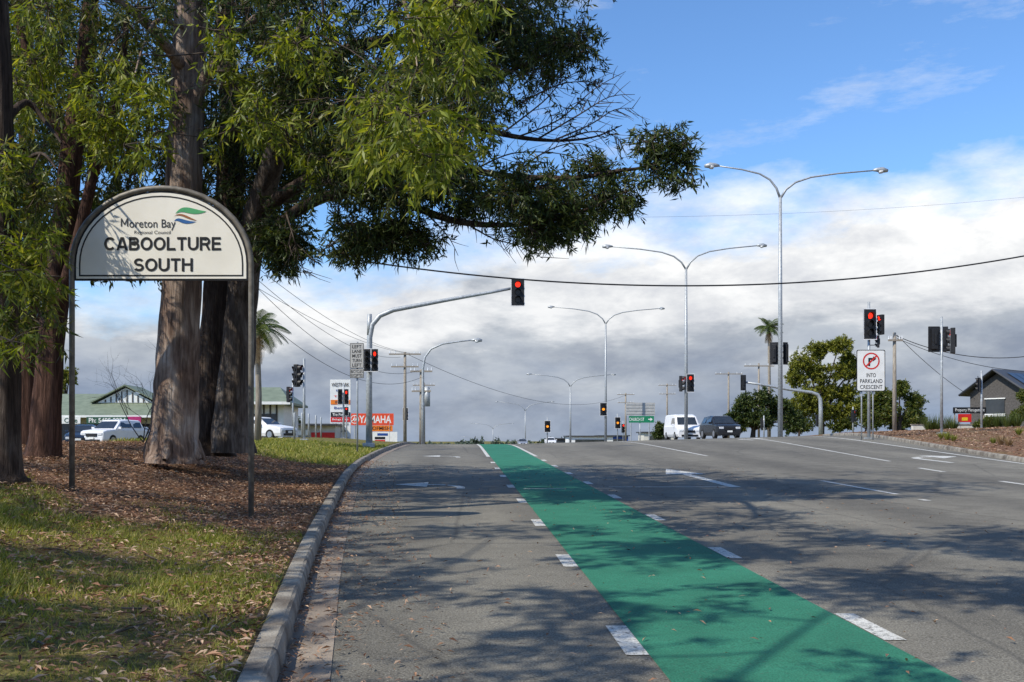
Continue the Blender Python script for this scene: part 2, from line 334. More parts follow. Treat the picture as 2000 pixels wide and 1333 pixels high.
# road sheet
def ribbon(name,xl,xr,cols,dz,m,y0=-40,y1=600,zf=road_z,kind='structure'):
    yy=np.concatenate([np.arange(y0,min(y1,72),1.0),np.arange(72,y1,8)]) if y1>72 else np.append(np.arange(y0,y1,1.0),y1)
    V=[];F=[]
    for y in yy:
        a=xl(y);b=xr(y)
        for i in range(cols+1):
            x=a+(b-a)*i/cols; V.append((x,y,float(zf(x,y))+dz))
    n=cols+1
    for j in range(len(yy)-1):
        for i in range(cols): a=j*n+i; F.append((a,a+1,a+n+1,a+n))
    return struct(name,np_mesh(name,V,F,[m],True),kind)
ribbon('road',lambda y:float(kx(y))+.27,lambda y:float(rx(y)),24,0,M['asphalt'])
ribbon('gutter',lambda y:float(kx(y))-.01,lambda y:float(kx(y))+.285,2,.006,M['gutter'])
ribbon('bicycle_lane',lambda y:1.20,lambda y:2.84,2,.005,M['green_paint'],-5,110)
# kerbs
def kerb(name,xf,sgn,y0,y1):
    prof=[(0.0,-.05),(0.02,.09),(.035,.125),(.06,.14),(.17,.14),(.19,.12),(.19,-.1)]
    mb=MB(); yy=np.arange(y0,y1+.1,.3); n=len(prof)
    for y in yy:
        for i,(dx,dz) in enumerate(prof):
            X=float(xf(y))-sgn*dx; j=.004*math.sin(y*7.3+dx*50)+.003*math.sin(y*2.9+dx*30); mb.v.append((X+j,float(y),float(road_z(float(xf(y)),y))+dz+(j if i>0 else 0)))
    for j in range(len(yy)-1):
        for i in range(n-1):
            a=j*n+i; f=(a,a+1,a+n+1,a+n); mb.f.append(f if sgn<0 else f[::-1]); mb.m.append(0)
    for y in np.arange(math.ceil(y0),y1,3.0):
        V=[]
        for yy_ in (y,y+.014):
            for dx,dz in prof[:-1]: V.append((float(xf(y))-sgn*(dx-.002),yy_,float(road_z(float(xf(y)),y))+dz+.008))
        k=n-1; mb.add(V,[(i,i+1,i+k+1,i+k) for i in range(k-1)],1)
    struct(name,mesh_of(name,mb,[M['concrete'],M['ink']],False))
kerb('kerb',kx,1,-12,75)
kerb('kerb_of_island',rx,-1,0,66)
# painted markings
mk=MB()
def strip(pts,w,dz=.006):
    for (x0,y0),(x1,y1) in zip(pts[:-1],pts[1:]):
        L=math.hypot(x1-x0,y1-y0); n=max(1,int(math.ceil(L/1.0))); nx=-(y1-y0)/L*w/2; ny=(x1-x0)/L*w/2
        V=[]
        for i in range(n+1):
            t=i/n; x=x0+(x1-x0)*t; y=y0+(y1-y0)*t
            for s in (1,-1): V.append((x+s*nx,y+s*ny,float(road_z(x+s*nx,y+s*ny))+dz))
        mk.add(V,[(2*i,2*i+1,2*i+3,2*i+2)[::-1] for i in range(n)])
def poly(pts,dz=.0065): 
    mk.add([(x,y,float(road_z(x,y))+dz) for x,y in pts],[tuple(range(len(pts)))])
for k in range(-2,8):
    y=6.42+3.78*k
    if y<36: strip([(1.125,y),(1.125,y+.9)],.145)
for k in range(-2,8):
    y=6.85+3.95*k
    if y<37: strip([(2.925,y),(2.925,y+.92)],.15)
strip([(1.12,38),(1.12,72)],.13); strip([(2.93,38.5),(2.93,72)],.13)
strip([(8.45,19.7),(8.45,23.8)],.12)
strip([(9.0,37),(9.2,60)],.12)
strip([(13.7,32.5),(16.6,62)],.12)
strip([(12.9,27.2),(13.05,29)],.15); strip([(12.4,21.9),(12.5,23.6)],.15)
strip([(8.35,18.2),(8.35,18.5)],.14)
strip([(16.5,26),(19.9,58),(20.4,64)],.14)
strip([(3.2,21.75),(5.74,21.75)],.11); strip([(1.35,21.2),(2.2,21.2)],.08,.0075)
def quad_arrow(x,y,s,turn,shaft=1.9):
    strip([(x,y),(x,y+shaft*s)],.17*s)
    y0=y+shaft*s
    strip([(x,y0-.02),(x+turn*.12*s,y0+.45*s),(x+turn*.45*s,y0+.75*s),(x+turn*.75*s,y0+.8*s)],.2*s,.0062)
    hx=x+turn*.72*s; hy=y0+.8*s
    tri=[(hx,hy-.75*s),(hx+turn*.75*s,hy+.05*s),(hx,hy+.8*s)]
    poly(tri if turn>0 else tri[::-1])
quad_arrow(.05,21.2,1.0,-1,.5); quad_arrow(.0,37.4,.95,-1,.5)
strip([(5.88,21.7),(5.88,27.2)],.24); poly([(5.35,26.4),(6.4,26.4),(5.88,29.0)])
quad_arrow(15.2,31.5,1.25,1)
quad_arrow(15.0,52,1.3,1)
struct('lane_markings',mesh_of('lane_markings',mk,[M['white_paint']]))

# ------------------------------------------------------------------ foliage
def unit(a): return a/(np.linalg.norm(a,axis=-1,keepdims=True)+1e-9)
def leaves(P,Dn,Ln,Wd):
    n=len(P); S=unit(np.cross(Dn,rng.normal(size=(n,3)))); 
    L=Ln[:,None];W=Wd[:,None]
    V=np.stack([P,P+Dn*L*.4+S*W*.5,P+Dn*L,P+Dn*L*.4-S*W*.5],1)
    # keep the face of the sign board clear of leaves
    px=895+2000*P[:,0]/np.maximum(P[:,1],.5); py=862-2000*(P[:,2]-1.5)/np.maximum(P[:,1],.5)
    k=~((P[:,1]<13.75)&(P[:,1]>3)&(px>138)&(px<515)&(py>352)&(py<700))
    k&=~((P[:,1]>3)&(P[:,1]<18.4)&(px>338)&(px<404)&(py>0)&(py<352)&(rng.random(n)<.8))
    V=V[k].reshape(-1,3); F=np.arange(len(V)).reshape(-1,4); return V,F
def sprays_for(clusters,ns,per,slen,leafL,leafW,droop,shell=.35):
    C=np.array([c[:3] for c in clusters]);R=np.array([c[3] for c in clusters])
    n=len(C)*ns; ci=np.repeat(np.arange(len(C)),ns)
    d=unit(rng.normal(size=(n,3))); rad=rng.uniform(shell,1,n)**.6
    off=d*rad[:,None]*R[ci][:,None]*np.array([1.15,1.1,.8])
    S=C[ci]+off
    sd=unit(d*.8+rng.normal(size=(n,3))*.5+np.array([0,0,-droop*.8])); sl=slen*rng.uniform(.6,1.4,n)
    si=np.repeat(np.arange(n),per); t=rng.uniform(0,1,n*per)
    P=S[si]+sd[si]*(sl[si]*t)[:,None]+np.array([0,0,-1.])*(t**2*sl[si]*.35*droop)[:,None]+rng.normal(size=(n*per,3))*.03*slen/.4
    dn=unit(rng.normal(size=(n*per,3))*.75+sd[si]*.55+np.array([0,0,-droop]))
    V,F=leaves(P,dn,leafL*rng.uniform(.6,1.3,n*per),leafW*rng.uniform(.7,1.3,n*per))
    return V,F,S,sd,sl,C,ci
def prisms(P0,P1,r0,r1):
    n=len(P0); t=unit(P1-P0); a=unit(np.cross(t,np.array([.3,.8,.52]))); b=np.cross(t,a); V=[]
    for P,r in ((P0,r0),(P1,r1)):
        for k in range(3):
            an=2*math.pi*k/3; V.append(P+(a*math.cos(an)+b*math.sin(an))*r)
    V=np.stack(V,1).reshape(-1,3); o=(np.arange(n)*6)[:,None]
    F=np.concatenate([o+np.array([[k,(k+1)%3,3+(k+1)%3,3+k]]) for k in range(3)],0); return V,F
class Wood:
    def __init__(s): s.V=[];s.F=[];s.M=[];s.n=0;s.samples=[]
    def arr(s,V,F,mi): s.V.append(V);s.F.append(np.asarray(F)+s.n);s.M.append(np.full(len(F),mi));s.n+=len(V)
    def limb(s,pts,rads,seg=8,mi=0,wob=0.0,samp=True,sub=5):
        pts=np.array(pts,float);n=len(pts)
        Q=[];R=[]
        for i in range(n-1):
            p0=pts[max(i-1,0)];p1=pts[i];p2=pts[i+1];p3=pts[min(i+2,n-1)]
            for k in range(sub):
                t=k/sub; Q.append(.5*((2*p1)+(-p0+p2)*t+(2*p0-5*p1+4*p2-p3)*t*t+(-p0+3*p1-3*p2+p3)*t**3)); R.append(rads[i]*(1-t)+rads[i+1]*t)
        Q.append(pts[-1]);R.append(rads[-1]); Q=np.array(Q)
        V,F=tube_arr(Q,R,seg,wob); s.arr(V,F,mi)
        if samp:
            for q,r in zip(Q,R): s.samples.append((*q,r))
    def mesh(s,name,mats): return np_mesh(name,np.concatenate(s.V),np.concatenate(s.F),mats,True,np.concatenate(s.M))
def region(polypx,D0,D1,n,r,avoid=None):
    P=np.array(polypx,float); out=[]; mn=P.min(0);mx=P.max(0)
    def inside(x,y):
        c=False;j=len(P)-1
        for i in range(len(P)):
            if (P[i,1]>y)!=(P[j,1]>y) and x<(P[j,0]-P[i,0])*(y-P[i,1])/(P[j,1]-P[i,1])+P[i,0]: c=not c
            j=i
        return c
    g=0
    while len(out)<n and g<n*50:
        g+=1; x=rng.uniform(mn[0],mx[0]);y=rng.uniform(mn[1],mx[1])
        if not inside(x,y): continue
        D=rng.uniform(D0,D1)
        if avoid and avoid[0]<x<avoid[1] and D<avoid[2]: continue
        p=sight(x,y,D); out.append((p[0],p[1],p[2],r*rng.uniform(.6,1.25)))
    return out
def foliage_tree(label,trunk_mat,wood,crowns,basept,twigs=True,cat='tree',name='gum_tree',extra=None):
    e=thing(name,label,cat,tuple(basept))
    off=-np.array(basept); sa=np.array(wood.samples)
    for cl,ns,per,slen,L,W,droop,lm in crowns:
        V,F,S,sd,sl,C,ci=sprays_for(cl,ns,per,slen,L,W,droop)
        part(e,'crown',np_mesh('crown',V+off,F,[lm],False))
        if twigs:
            k=rng.random(len(S))<.8
            v,f=prisms(S[k],S[k]+sd[k]*sl[k][:,None],.006,.002); wood.arr(v,f,1)
            v,f=prisms(C[ci][k],S[k],.010,.005); wood.arr(v,f,1)
            order=np.argsort([np.min(np.linalg.norm(sa[:,:3]-c,axis=1)) for c in C])
            for oi in order:
                c=C[oi]; dd=np.linalg.norm(sa[:,:3]-c,axis=1); q=sa[np.argmin(dd)]; d=dd.min()
                if d>4.5: continue
                r0=min(.012+.010*d,q[3]*.8)
                if d>.05:
                    mid=(q[:3]+c)/2+np.array([rng.normal()*.10*d,rng.normal()*.10*d,.10*d*rng.uniform(-.6,1)])
                    wood.limb([q[:3],mid,c],[r0,r0*.85,r0*.7],5,1,samp=False,sub=3)
                    sa=np.vstack([sa,[*mid,r0*.85],[*c,max(.012,r0*.75)]])
    part(e,'trunk',_shift(wood.mesh('trunk',[trunk_mat,M['twig']]+([extra] if extra else [])),off))
    return e
def _shift(me,off):
    co=np.zeros(len(me.vertices)*3,np.float32); me.vertices.foreach_get('co',co); co=co.reshape(-1,3)+np.array(off,np.float32)
    me.vertices.foreach_set('co',co.ravel()); me.update(); return me
def S_(l): return [sight(*p) for p in l]

# --- tree C : tall smooth gum behind the sign
def flare(w,base,r,n=6,mi=0):
    for k in range(n):
        a=k*2*math.pi/n+.4+rng.normal()*.2
        p=np.array(base); q=rng.uniform(.8,1.15)
        w.limb([p+[math.cos(a)*r*.55,math.sin(a)*r*.55,.55],p+[math.cos(a)*r*.95,math.sin(a)*r*.95,.12],p+[math.cos(a)*r*1.4*q,math.sin(a)*r*1.4*q,-.12]],[r*.30,r*.30,r*.10],7,mi,samp=False)
C_AV=(322,418,20.5)
w=Wood()
w.limb(S_([(338,905,19),(339,870,19),(343,780,19),(348,700,19),(353,560,19),(363,300,19),(371,0,19),(380,-300,19),(392,-560,19)]),[.55,.46,.415,.39,.36,.33,.29,.24,.12],28,0,.07,sub=9)
flare(w,sight(338,885,19),.42)
w.limb(S_([(366,240,19),(420,120,18.5),(520,20,18),(640,-60,17.5)]),[.13,.10,.07,.04])
w.limb(S_([(368,150,19),(300,60,18),(200,-20,17.5),(100,-60,17)]),[.12,.09,.06,.04])
w.limb(S_([(376,-200,19),(500,-260,16),(650,-200,13.5),(760,-60,12),(800,40,11.5),(815,130,11.3)]),[.13,.10,.07,.035,.015,.008])
w.limb(S_([(700,-130,12.6),(850,-60,12),(900,60,11.6),(905,140,11.5)]),[.04,.025,.012,.006])
w.limb(S_([(371,60,19),(310,40,17.8),(280,90,16.5),(255,180,15.8)]),[.05,.035,.02,.01])
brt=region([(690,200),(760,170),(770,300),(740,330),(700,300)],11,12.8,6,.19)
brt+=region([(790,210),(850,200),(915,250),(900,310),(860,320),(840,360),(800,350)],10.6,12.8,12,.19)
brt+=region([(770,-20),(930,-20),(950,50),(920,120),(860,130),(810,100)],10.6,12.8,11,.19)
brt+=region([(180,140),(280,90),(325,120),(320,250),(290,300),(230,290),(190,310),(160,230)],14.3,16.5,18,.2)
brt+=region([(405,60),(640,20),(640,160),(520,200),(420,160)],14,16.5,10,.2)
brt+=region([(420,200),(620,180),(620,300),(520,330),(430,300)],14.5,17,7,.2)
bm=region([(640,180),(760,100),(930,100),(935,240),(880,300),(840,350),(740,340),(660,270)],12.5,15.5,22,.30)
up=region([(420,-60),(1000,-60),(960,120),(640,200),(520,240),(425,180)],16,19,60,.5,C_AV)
top=[(rng.uniform(-9,1),rng.uniform(13.5,21),rng.uniform(10.6,14.5),.7) for _ in range(60)]  # crown clusters above the frame, added for their shadows
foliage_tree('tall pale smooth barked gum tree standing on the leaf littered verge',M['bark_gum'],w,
 [(brt,9,14,.30,.18,.034,.65,M['leaf_sunlit']),(bm,10,17,.36,.15,.028,.5,M['leaf_mid']),(up,11,22,.42,.17,.032,.5,M['leaf_dark']),(top,9,16,.55,.26,.06,.4,M['leaf_mid'])],sight(336,885,19))
# --- tree D : twin dark stems with long spreading limbs
w=Wood()
w.limb(S_([(405,890,21),(408,840,21),(420,700,21),(432,560,21),(445,430,21),(452,250,21),(440,60,21),(450,-120,21)]),[.56,.44,.37,.34,.30,.25,.18,.1],18,0,.12,sub=7)
w.limb(S_([(455,885,20.4),(457,800,20.4),(466,660,20.4),(478,540,20.2),(500,430,19.5),(535,300,18.8),(560,160,18.4),(600,20,18)]),[.46,.36,.32,.29,.26,.2,.15,.09],18,2,.12,sub=7)
w.limb(S_([(480,520,20.2),(530,455,19),(600,400,18),(700,372,17.2),(790,398,16.8),(890,432,16.5),(990,440,16.4),(1090,428,16.2),(1180,395,16),(1240,365,16)]),[.15,.12,.10,.08,.065,.055,.04,.03,.02,.01],9)
w.limb(S_([(505,420,19.5),(570,370,18.5),(660,330,17.6),(760,345,17),(880,330,16.8),(1000,345,16.5),(1120,348,16.2),(1200,335,16),(1265,325,16),(1330,290,16)]),[.15,.12,.10,.08,.065,.05,.04,.03,.022,.01],9)
w.limb(S_([(535,300,18.8),(620,230,18),(740,205,17.5),(870,225,17.2),(980,262,17),(1080,275,17),(1160,268,17),(1215,245,17)]),[.14,.12,.10,.07,.045,.026,.015,.006],9)
w.limb(S_([(560,160,18.4),(700,90,18),(860,70,17.5),(1000,60,17.5),(1110,80,17.5)]),[.13,.11,.08,.05,.02],8)
w.limb(S_([(870,225,17.2),(960,160,17),(1060,110,17),(1140,90,17)]),[.06,.045,.025,.010],7)
for pts in ([(1010,268),(1090,235),(1160,175),(1222,140)],[(1050,272),(1130,225),(1190,190),(1240,185)],[(1080,275),(1150,245),(1200,215),(1238,212)],[(980,262),(1060,200),(1110,150),(1180,125)],[(1100,273),(1150,258),(1190,262),(1225,285)],[(1000,345),(1060,300),(1120,280),(1180,292)],[(900,430),(960,465),(1010,480),(1060,505)],[(820,405),(860,445),(880,470),(895,500)],[(930,330),(1000,300),(1090,300),(1150,320)],[(560,420),(575,470),(590,520),(600,545)],[(1020,200),(1080,170),(1130,160),(1200,165)]):
    jit=[16.9+rng.normal()*.25 for _ in pts]
    w.limb(S_([(x,y,j) for (x,y),j in zip(pts,jit)]),[.018,.012,.008,.004],5,1)
    for _ in range(15):
        i=rng.integers(0,3); a=np.array(pts[i]);b=np.array(pts[i+1]); t=rng.random(); q=a*(1-t)+b*t; dq=jit[i]*(1-t)+jit[i+1]*t
        ang=math.atan2(b[1]-a[1],b[0]-a[0])+rng.choice([-1,1])*rng.uniform(.4,.9); L=rng.uniform(20,60)
        p1=q+np.array([math.cos(ang),math.sin(ang)])*L*.5; ang*=rng.uniform(.6,1.1); p2=p1+np.array([math.cos(ang),math.sin(ang)])*L*.5
        w.limb(S_([(q[0],q[1],dq),(p1[0],p1[1],dq+rng.normal()*.15),(p2[0],p2[1],dq+rng.normal()*.3)]),[.007,.005,.0025],4,1,samp=False,sub=2)
dk=region([(640,200),(800,110),(900,0),(1060,-20),(1110,60),(1115,90),(1080,110),(1070,150),(1000,180),(960,230),(880,280),(760,300),(650,290)],16,19.5,78,.42)
dk+=region([(640,290),(900,300),(1030,330),(1140,340),(1200,345),(1210,375),(1170,405),(1120,430),(1040,435),(1000,400),(900,395),(820,375),(700,385),(640,360)],15.6,17.6,74,.30)
dk+=region([(640,440),(700,430),(760,435),(820,440),(840,465),(760,470),(690,480),(660,490)],16,17.5,14,.2)
dk+=region([(500,400),(550,420),(570,480),(565,515),(540,500),(505,460)],17.5,19,10,.22)
dk+=region([(420,180),(700,150),(660,380),(560,400),(480,450),(430,420)],19,23,70,.55)
dk+=[(rng.uniform(-3,2.6),rng.uniform(15,19),rng.uniform(9.4,11),.6) for _ in range(30)]
ed=region([(1245,270),(1300,252),(1345,260),(1352,300),(1342,340),(1300,358),(1270,330)],15.8,16.2,19,.16)
ed+=region([(1080,60),(1145,60),(1150,115),(1100,130)],16.5,17.5,10,.16)
ed+=region([(1000,425),(1140,410),(1210,370),(1240,380),(1190,430),(1120,455),(1040,470)],15.8,16.6,28,.17)
ed+=region([(640,470),(760,450),(860,450),(870,480),(740,490),(670,510)],16.2,17.2,18,.17)
ed+=region([(1130,310),(1190,305),(1215,335),(1180,350)],15.9,16.4,7,.15)
ed+=region([(505,450),(580,440),(590,520),(560,540),(530,500)],17.5,18.6,12,.18)
tw=region([(1000,180),(1090,140),(1180,150),(1210,200),(1200,270),(1080,270),(1000,240)],16.6,17.2,12,.07)
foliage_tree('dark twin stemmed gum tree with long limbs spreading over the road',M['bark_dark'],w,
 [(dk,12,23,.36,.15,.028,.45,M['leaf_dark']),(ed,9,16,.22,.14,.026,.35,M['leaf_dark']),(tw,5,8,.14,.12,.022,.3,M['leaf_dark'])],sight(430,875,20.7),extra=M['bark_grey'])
# --- tree A at the frame edge
w=Wood()
w.limb(S_([(10,945,13),(8,900,13),(8,700,13),(5,450,13),(-2,200,13),(-12,-100,13),(-20,-450,13)]),[.29,.23,.19,.18,.17,.15,.08],18,0,.10,sub=7)
w.limb(S_([(5,420,13),(40,330,12.4),(80,300,12),(110,330,11.6)]),[.05,.035,.02,.01]); w.limb(S_([(6,560,13),(40,520,12.3),(80,520,12)]),[.04,.03,.012])
w.limb(S_([(0,250,13),(50,200,13.5),(90,240,13.5),(120,280,13)]),[.06,.045,.025,.012])
w.limb([sight(-10,-50,13),(-8.5,12.5,8.5),(-11,12,9.8),(-13.5,12,10.6)],[.12,.09,.06,.03])
P_=[(-60,265),(50,270),(100,300),(115,380),(105,430),(100,520),(105,600),(90,640),(50,680),(-40,680)]
lf=region(P_,11.8,13.6,22,.2); lb=region(P_,11.2,12.8,19,.17)
shade_cl=[]  # unseen canopy clusters left of frame, added to shade the verge
s0=np.array([-3.94,13.6,4.2]); sdv=np.array([-.60,-.42,.74]); sdv/=np.linalg.norm(sdv)
def sunclear(p,r): v=np.array(p)-s0; t=v@sdv; return np.linalg.norm(v-sdv*t)>r
while len(shade_cl)<62:
    p=(rng.uniform(-15.5,-8.5),rng.uniform(7.5,19),rng.uniform(8.4,11.6))
    if sunclear(p,1.9) and math.sin(p[0]*1.4+p[1])+math.sin(p[1]*1.7-p[0])>-1.1: shade_cl.append((*p,.75))
foliage_tree('gum tree with drooping green leaves and grey brown trunk',M['bark_dark'],w,[(lf,10,16,.26,.15,.028,.6,M['leaf_mid']),(lb,8,13,.24,.16,.030,.6,M['leaf_sunlit']),(shade_cl,10,18,.5,.22,.05,.5,M['leaf_mid'])],sight(8,920,13))
# --- tree B reddish trunk
w=Wood()
w.limb(S_([(82,900,18),(88,850,18),(98,700,18),(118,500,18),(140,300,18),(165,120,18),(180,-60,18),(190,-300,18)]),[.36,.27,.23,.21,.19,.16,.12,.07],18,0,.10,sub=7)
w.limb(S_([(108,620,18),(150,480,17.6),(185,330,17.4),(230,180,17.2),(250,20,17)]),[.13,.11,.09,.07,.04])
w.limb(S_([(140,300,18),(80,180,18),(40,60,18),(20,-80,18)]),[.11,.09,.06,.03])
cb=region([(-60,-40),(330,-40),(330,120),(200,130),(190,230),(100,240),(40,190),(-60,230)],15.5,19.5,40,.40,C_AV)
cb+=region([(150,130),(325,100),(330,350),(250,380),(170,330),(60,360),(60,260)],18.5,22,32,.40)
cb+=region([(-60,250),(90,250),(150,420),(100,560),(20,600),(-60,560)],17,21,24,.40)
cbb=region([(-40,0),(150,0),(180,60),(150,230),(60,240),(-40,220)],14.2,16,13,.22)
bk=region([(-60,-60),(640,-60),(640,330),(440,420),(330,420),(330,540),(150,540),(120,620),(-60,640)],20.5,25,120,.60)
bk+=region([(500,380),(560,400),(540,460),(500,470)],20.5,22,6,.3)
foliage_tree('reddish brown barked gum tree with dark green crown on the verge',M['bark_red'],w,[(cb,11,20,.40,.155,.028,.5,M['leaf_mid']),(cbb,8,14,.30,.17,.032,.7,M['leaf_sunlit']),(bk,10,18,.5,.22,.06,.4,M['leaf_dark'])],sight(84,880,18))
# --- further trunk behind
for (pts,r,mm,lab) in (([(45,880,24),(55,700,24),(62,450,24),(50,200,24),(60,-100,24)],[.34,.25,.2,.16,.1],'bark_red','slim reddish gum tree growing behind the others'),):
    w=Wood(); w.limb(S_(pts),r,14,0,.10,sub=7)
    cl=region([(pts[-1][0]-120,0),(pts[-1][0]+120,0),(pts[-1][0]+90,300),(pts[-1][0]-90,330)],pts[0][2]-2,pts[0][2]+2,20,.6)
    foliage_tree(lab,M[mm],w,[(cl,10,18,.5,.2,.04,.6,M['leaf_dark'])],sight(*pts[0]))
# --- bare understorey shrub
for (bx,by,D,n,lab) in ((280,864,22,4,'leafless tangled shrub beneath the gum trees'),):
    w=Wood(); b=sight(bx,by,D)
    def grow(p,d,L,r,lev):
        q=p+d*L; m=(p+q)/2+rng.normal(size=3)*.06*L
        w.limb([p,m,q],[r,r*.8,r*.55],4,0,samp=False,sub=2)
        if lev>0:
            for _ in range(3): grow(p+(q-p)*rng.uniform(.4,1),unit(d+rng.normal(size=3)*.6+np.array([0,0,.05])),L*.68,r*.5,lev-1)
    for _ in range(n): grow(b,unit(np.array([rng.normal()*.5,rng.normal()*.4,1])),rng.uniform(.8,1.3),.013,3)
    e=thing('bare_shrub',lab,'shrub',tuple(b)); part(e,'branches',_shift(w.mesh('branches',[M['twig']]),-b))
# --- tree behind the camera position on the verge, its crown overhangs and shades the road
w=Wood(); bp=np.array([-10.5,-6.5,gz(-10.5,-6.5)-.1])
T0=[bp+[.2,.1,3],bp+[.8,.6,6.0]]
w.limb([bp,*T0,bp+[1.4,1.2,8.0]],[.5,.36,.24,.08],12,0,.06)
for a in ([(.6,.5,5.2),(3.5,4.5,7.2),(6.0,9,8.4),(8.0,12.5,9.0)],[(.8,.6,5.6),(4,3,7.4),(8,6.5,8.4),(11.5,9.5,8.6)],[(.6,.5,5.4),(1.2,5,7.6),(2.4,10,9.0),(3.2,14.0,9.4)],[(.6,.5,5.4),(-1.5,4,8),(-2.5,9,9),(-3,12.0,9.4)]):
    w.limb([bp+np.array(p) for p in a],[.08,.04,.025,.012],8)
cl=[];g=0
while len(cl)<250 and g<20000:
    g+=1; x=rng.uniform(-14,4.2);y=rng.uniform(-3.8,8.6)
    z=rng.uniform(6.7,8.6) if y<5.5 else rng.uniform(8.0,10.0)
    X=x+.81*z; Y=y+.57*z
    if X<-1.2: pr=.36
    elif Y<8.4: pr=.45 if X<3.2 else .04
    elif Y<16: pr=.98
    else: pr=.5
    s_=math.sin(X*1.7+Y*.8+.4)+math.sin(Y*1.9-X*.9+1)+.6*math.sin(X*3.1-Y*1.3+2)
    if s_<.0: pr*=.04
    if not sunclear((x,y,z),1.6): continue
    if rng.random()<pr: cl.append((x,y,z,rng.uniform(.26,.52)))
foliage_tree('gum tree overhanging the verge and shading the road',M['bark_gum'],w,[(cl,13,20,.34,.17,.046,.6,M['leaf_mid'])],bp)

# --- grass and litter
def scatter(n,y0,y1,xmax,keep):
    y=rng.uniform(y0,y1,n); x=kx(y)-.2-rng.uniform(0,1,n)**1.1*xmax; k=keep(x,y); x=x[k];y=y[k]
    return np.stack([x,y,left_z(x,y)],1)
P=scatter(220000,3.2,19,6.2,lambda x,y:(rng.random(len(x))<np.clip(grassmask(x,y)*1.15-.06+.40*wav(x*1.7,y*1.5)*sm(16,12,y),0.0,.97)))
P=np.concatenate([P,scatter(26000,28,48,7,lambda x,y: rng.random(len(x))<.8)])
sc=np.where(P[:,1]>25,1.7,1.0)*(.85+.35*wav(P[:,0]*1.4,P[:,1]).clip(-1,1))
m_=len(P); h=rng.uniform(.02,.085,m_)*sc; lean=rng.normal(size=(m_,2))*.6
an=rng.uniform(0,math.pi,m_); wd=.0038*sc*(1+P[:,1]/14)
a=np.stack([np.cos(an)*wd,np.sin(an)*wd,np.zeros(m_)],1); tip=P+np.stack([lean[:,0]*h,lean[:,1]*h,h],1)
V=np.stack([P-a,P+a,tip],1).reshape(-1,3); struct('grass',np_mesh('grass',V,np.arange(3*m_).reshape(-1,3),[M['grass']]),'stuff')
def litter(P,L0,L1,name,m='litter'):
    n=len(P); a=rng.uniform(0,2*math.pi,n); Ln=rng.uniform(L0,L1,n)
    d=unit(np.stack([np.cos(a),np.sin(a),rng.normal(size=n)*.22],1)); s=unit(np.cross(d,np.array([0,0,1.]))+np.stack([np.zeros(n)]*2+[rng.normal(size=n)*.4],1))
    W=Ln*rng.uniform(.16,.32,n); P=P+np.array([0,0,1])*rng.uniform(.004,.03,n)[:,None]-d*Ln[:,None]/2
    up=np.array([0,0,.12])*Ln[:,None]
    V=np.stack([P,P+d*Ln[:,None]*.45+s*W[:,None]/2+up,P+d*Ln[:,None],P+d*Ln[:,None]*.45-s*W[:,None]/2+up],1).reshape(-1,3)
    struct(name,np_mesh(name,V,np.arange(4*n).reshape(n,4),[M[m]]),'stuff')
P1=scatter(78000,3.2,28,8,lambda x,y:(rng.random(len(x))<np.clip(1.0-.85*grassmask(x,y)-.30*wav(x*1.7,y*1.5)*sm(16,12,y)-.05+.35*sm(1.4,.2,kx(y)-x),0.10,1)))
P1[:,2]+=rng.uniform(0,.035,len(P1))
litter(P1,.03,.105,'leaf_litter')
y=rng.uniform(3.5,34,5200); x=kx(y)+rng.uniform(0,1,5200)**2.8*1.1+.01; P2=np.stack([x,y,road_z(x,y)+.008],1)
y=rng.uniform(4,30,1500); x=rng.uniform(-1,8,1500); P3=np.stack([x,y,road_z(x,y)+.006],1)
litter(np.concatenate([P2,P3]),.02,.08,'fallen_leaves')
mb=MB()
for _ in range(150):
    y=rng.uniform(5,24); x=float(kx(y))-rng.uniform(.3,6); a=rng.uniform(0,6.3); Lk=rng.uniform(.12,.6)
    p=[(x+math.cos(a)*Lk*t+rng.normal()*.015,y+math.sin(a)*Lk*t,gz(x+math.cos(a)*Lk*t,y+math.sin(a)*Lk*t)+.03) for t in (0,.5,1)]
    mb.tube(p,[.008,.007,.004],5)
struct('fallen_sticks',mesh_of('fallen_sticks',mb,[M['twig']],True),'stuff')

# ------------------------------------------------------------------ suburb sign
D=13.6; cx=-3.94; e=thing('suburb_sign','cream arched council suburb sign on two grey pipe posts in grass','sign',(cx,D,float(left_z(cx,D))))
oz=-e.location.z; a_=1.19
pl=gz(cx-a_,D)-.05; pr=gz(cx+a_,D)-.1
pts=[(-a_,0,pl+oz),(-a_,0,3.0+oz),(-a_,0,3.85+oz)]
for k in range(1,20):
    t=math.pi*(1-k/20); pts.append((a_*math.cos(t),0,3.85+1.01*math.sin(t)+oz))
pts+=[(a_,0,3.85+oz),(a_,0,3.0+oz),(a_,0,pr+oz)]
part(e,'pipe_frame',mesh_of('pipe_frame',MB().tube(pts,.038,12),[M['pipe']],True))
def archpoly(a,b,z0,zs,n=28):
    return [(-a,z0+oz),(a,z0+oz)]+[(a*math.cos(math.pi*k/n),zs+b*math.sin(math.pi*k/n)+oz) for k in range(n+1)]
part(e,'backing_plate',mesh_of('backing_plate',MB().plate(archpoly(1.150,.967,3.632,3.85),-.012,.03),[M['ink']]))
part(e,'sign_face',mesh_of('sign_face',MB().plate(archpoly(1.128,.945,3.655,3.85),-.018,-.0125),[M['signcream']]))
o_=archpoly(1.09,.905,3.685,3.85); i_=archpoly(1.070,.887,3.705,3.85); n_=len(o_)
mb=MB(); mb.add([(x,-.0205,z) for x,z in o_]+[(x,-.0205,z) for x,z in i_],[(i,(i+1)%n_,(i+1)%n_+n_,i+n_) for i in range(n_)]); 
part(e,'border_line',mesh_of('border_line',mb,[M['ink']]))
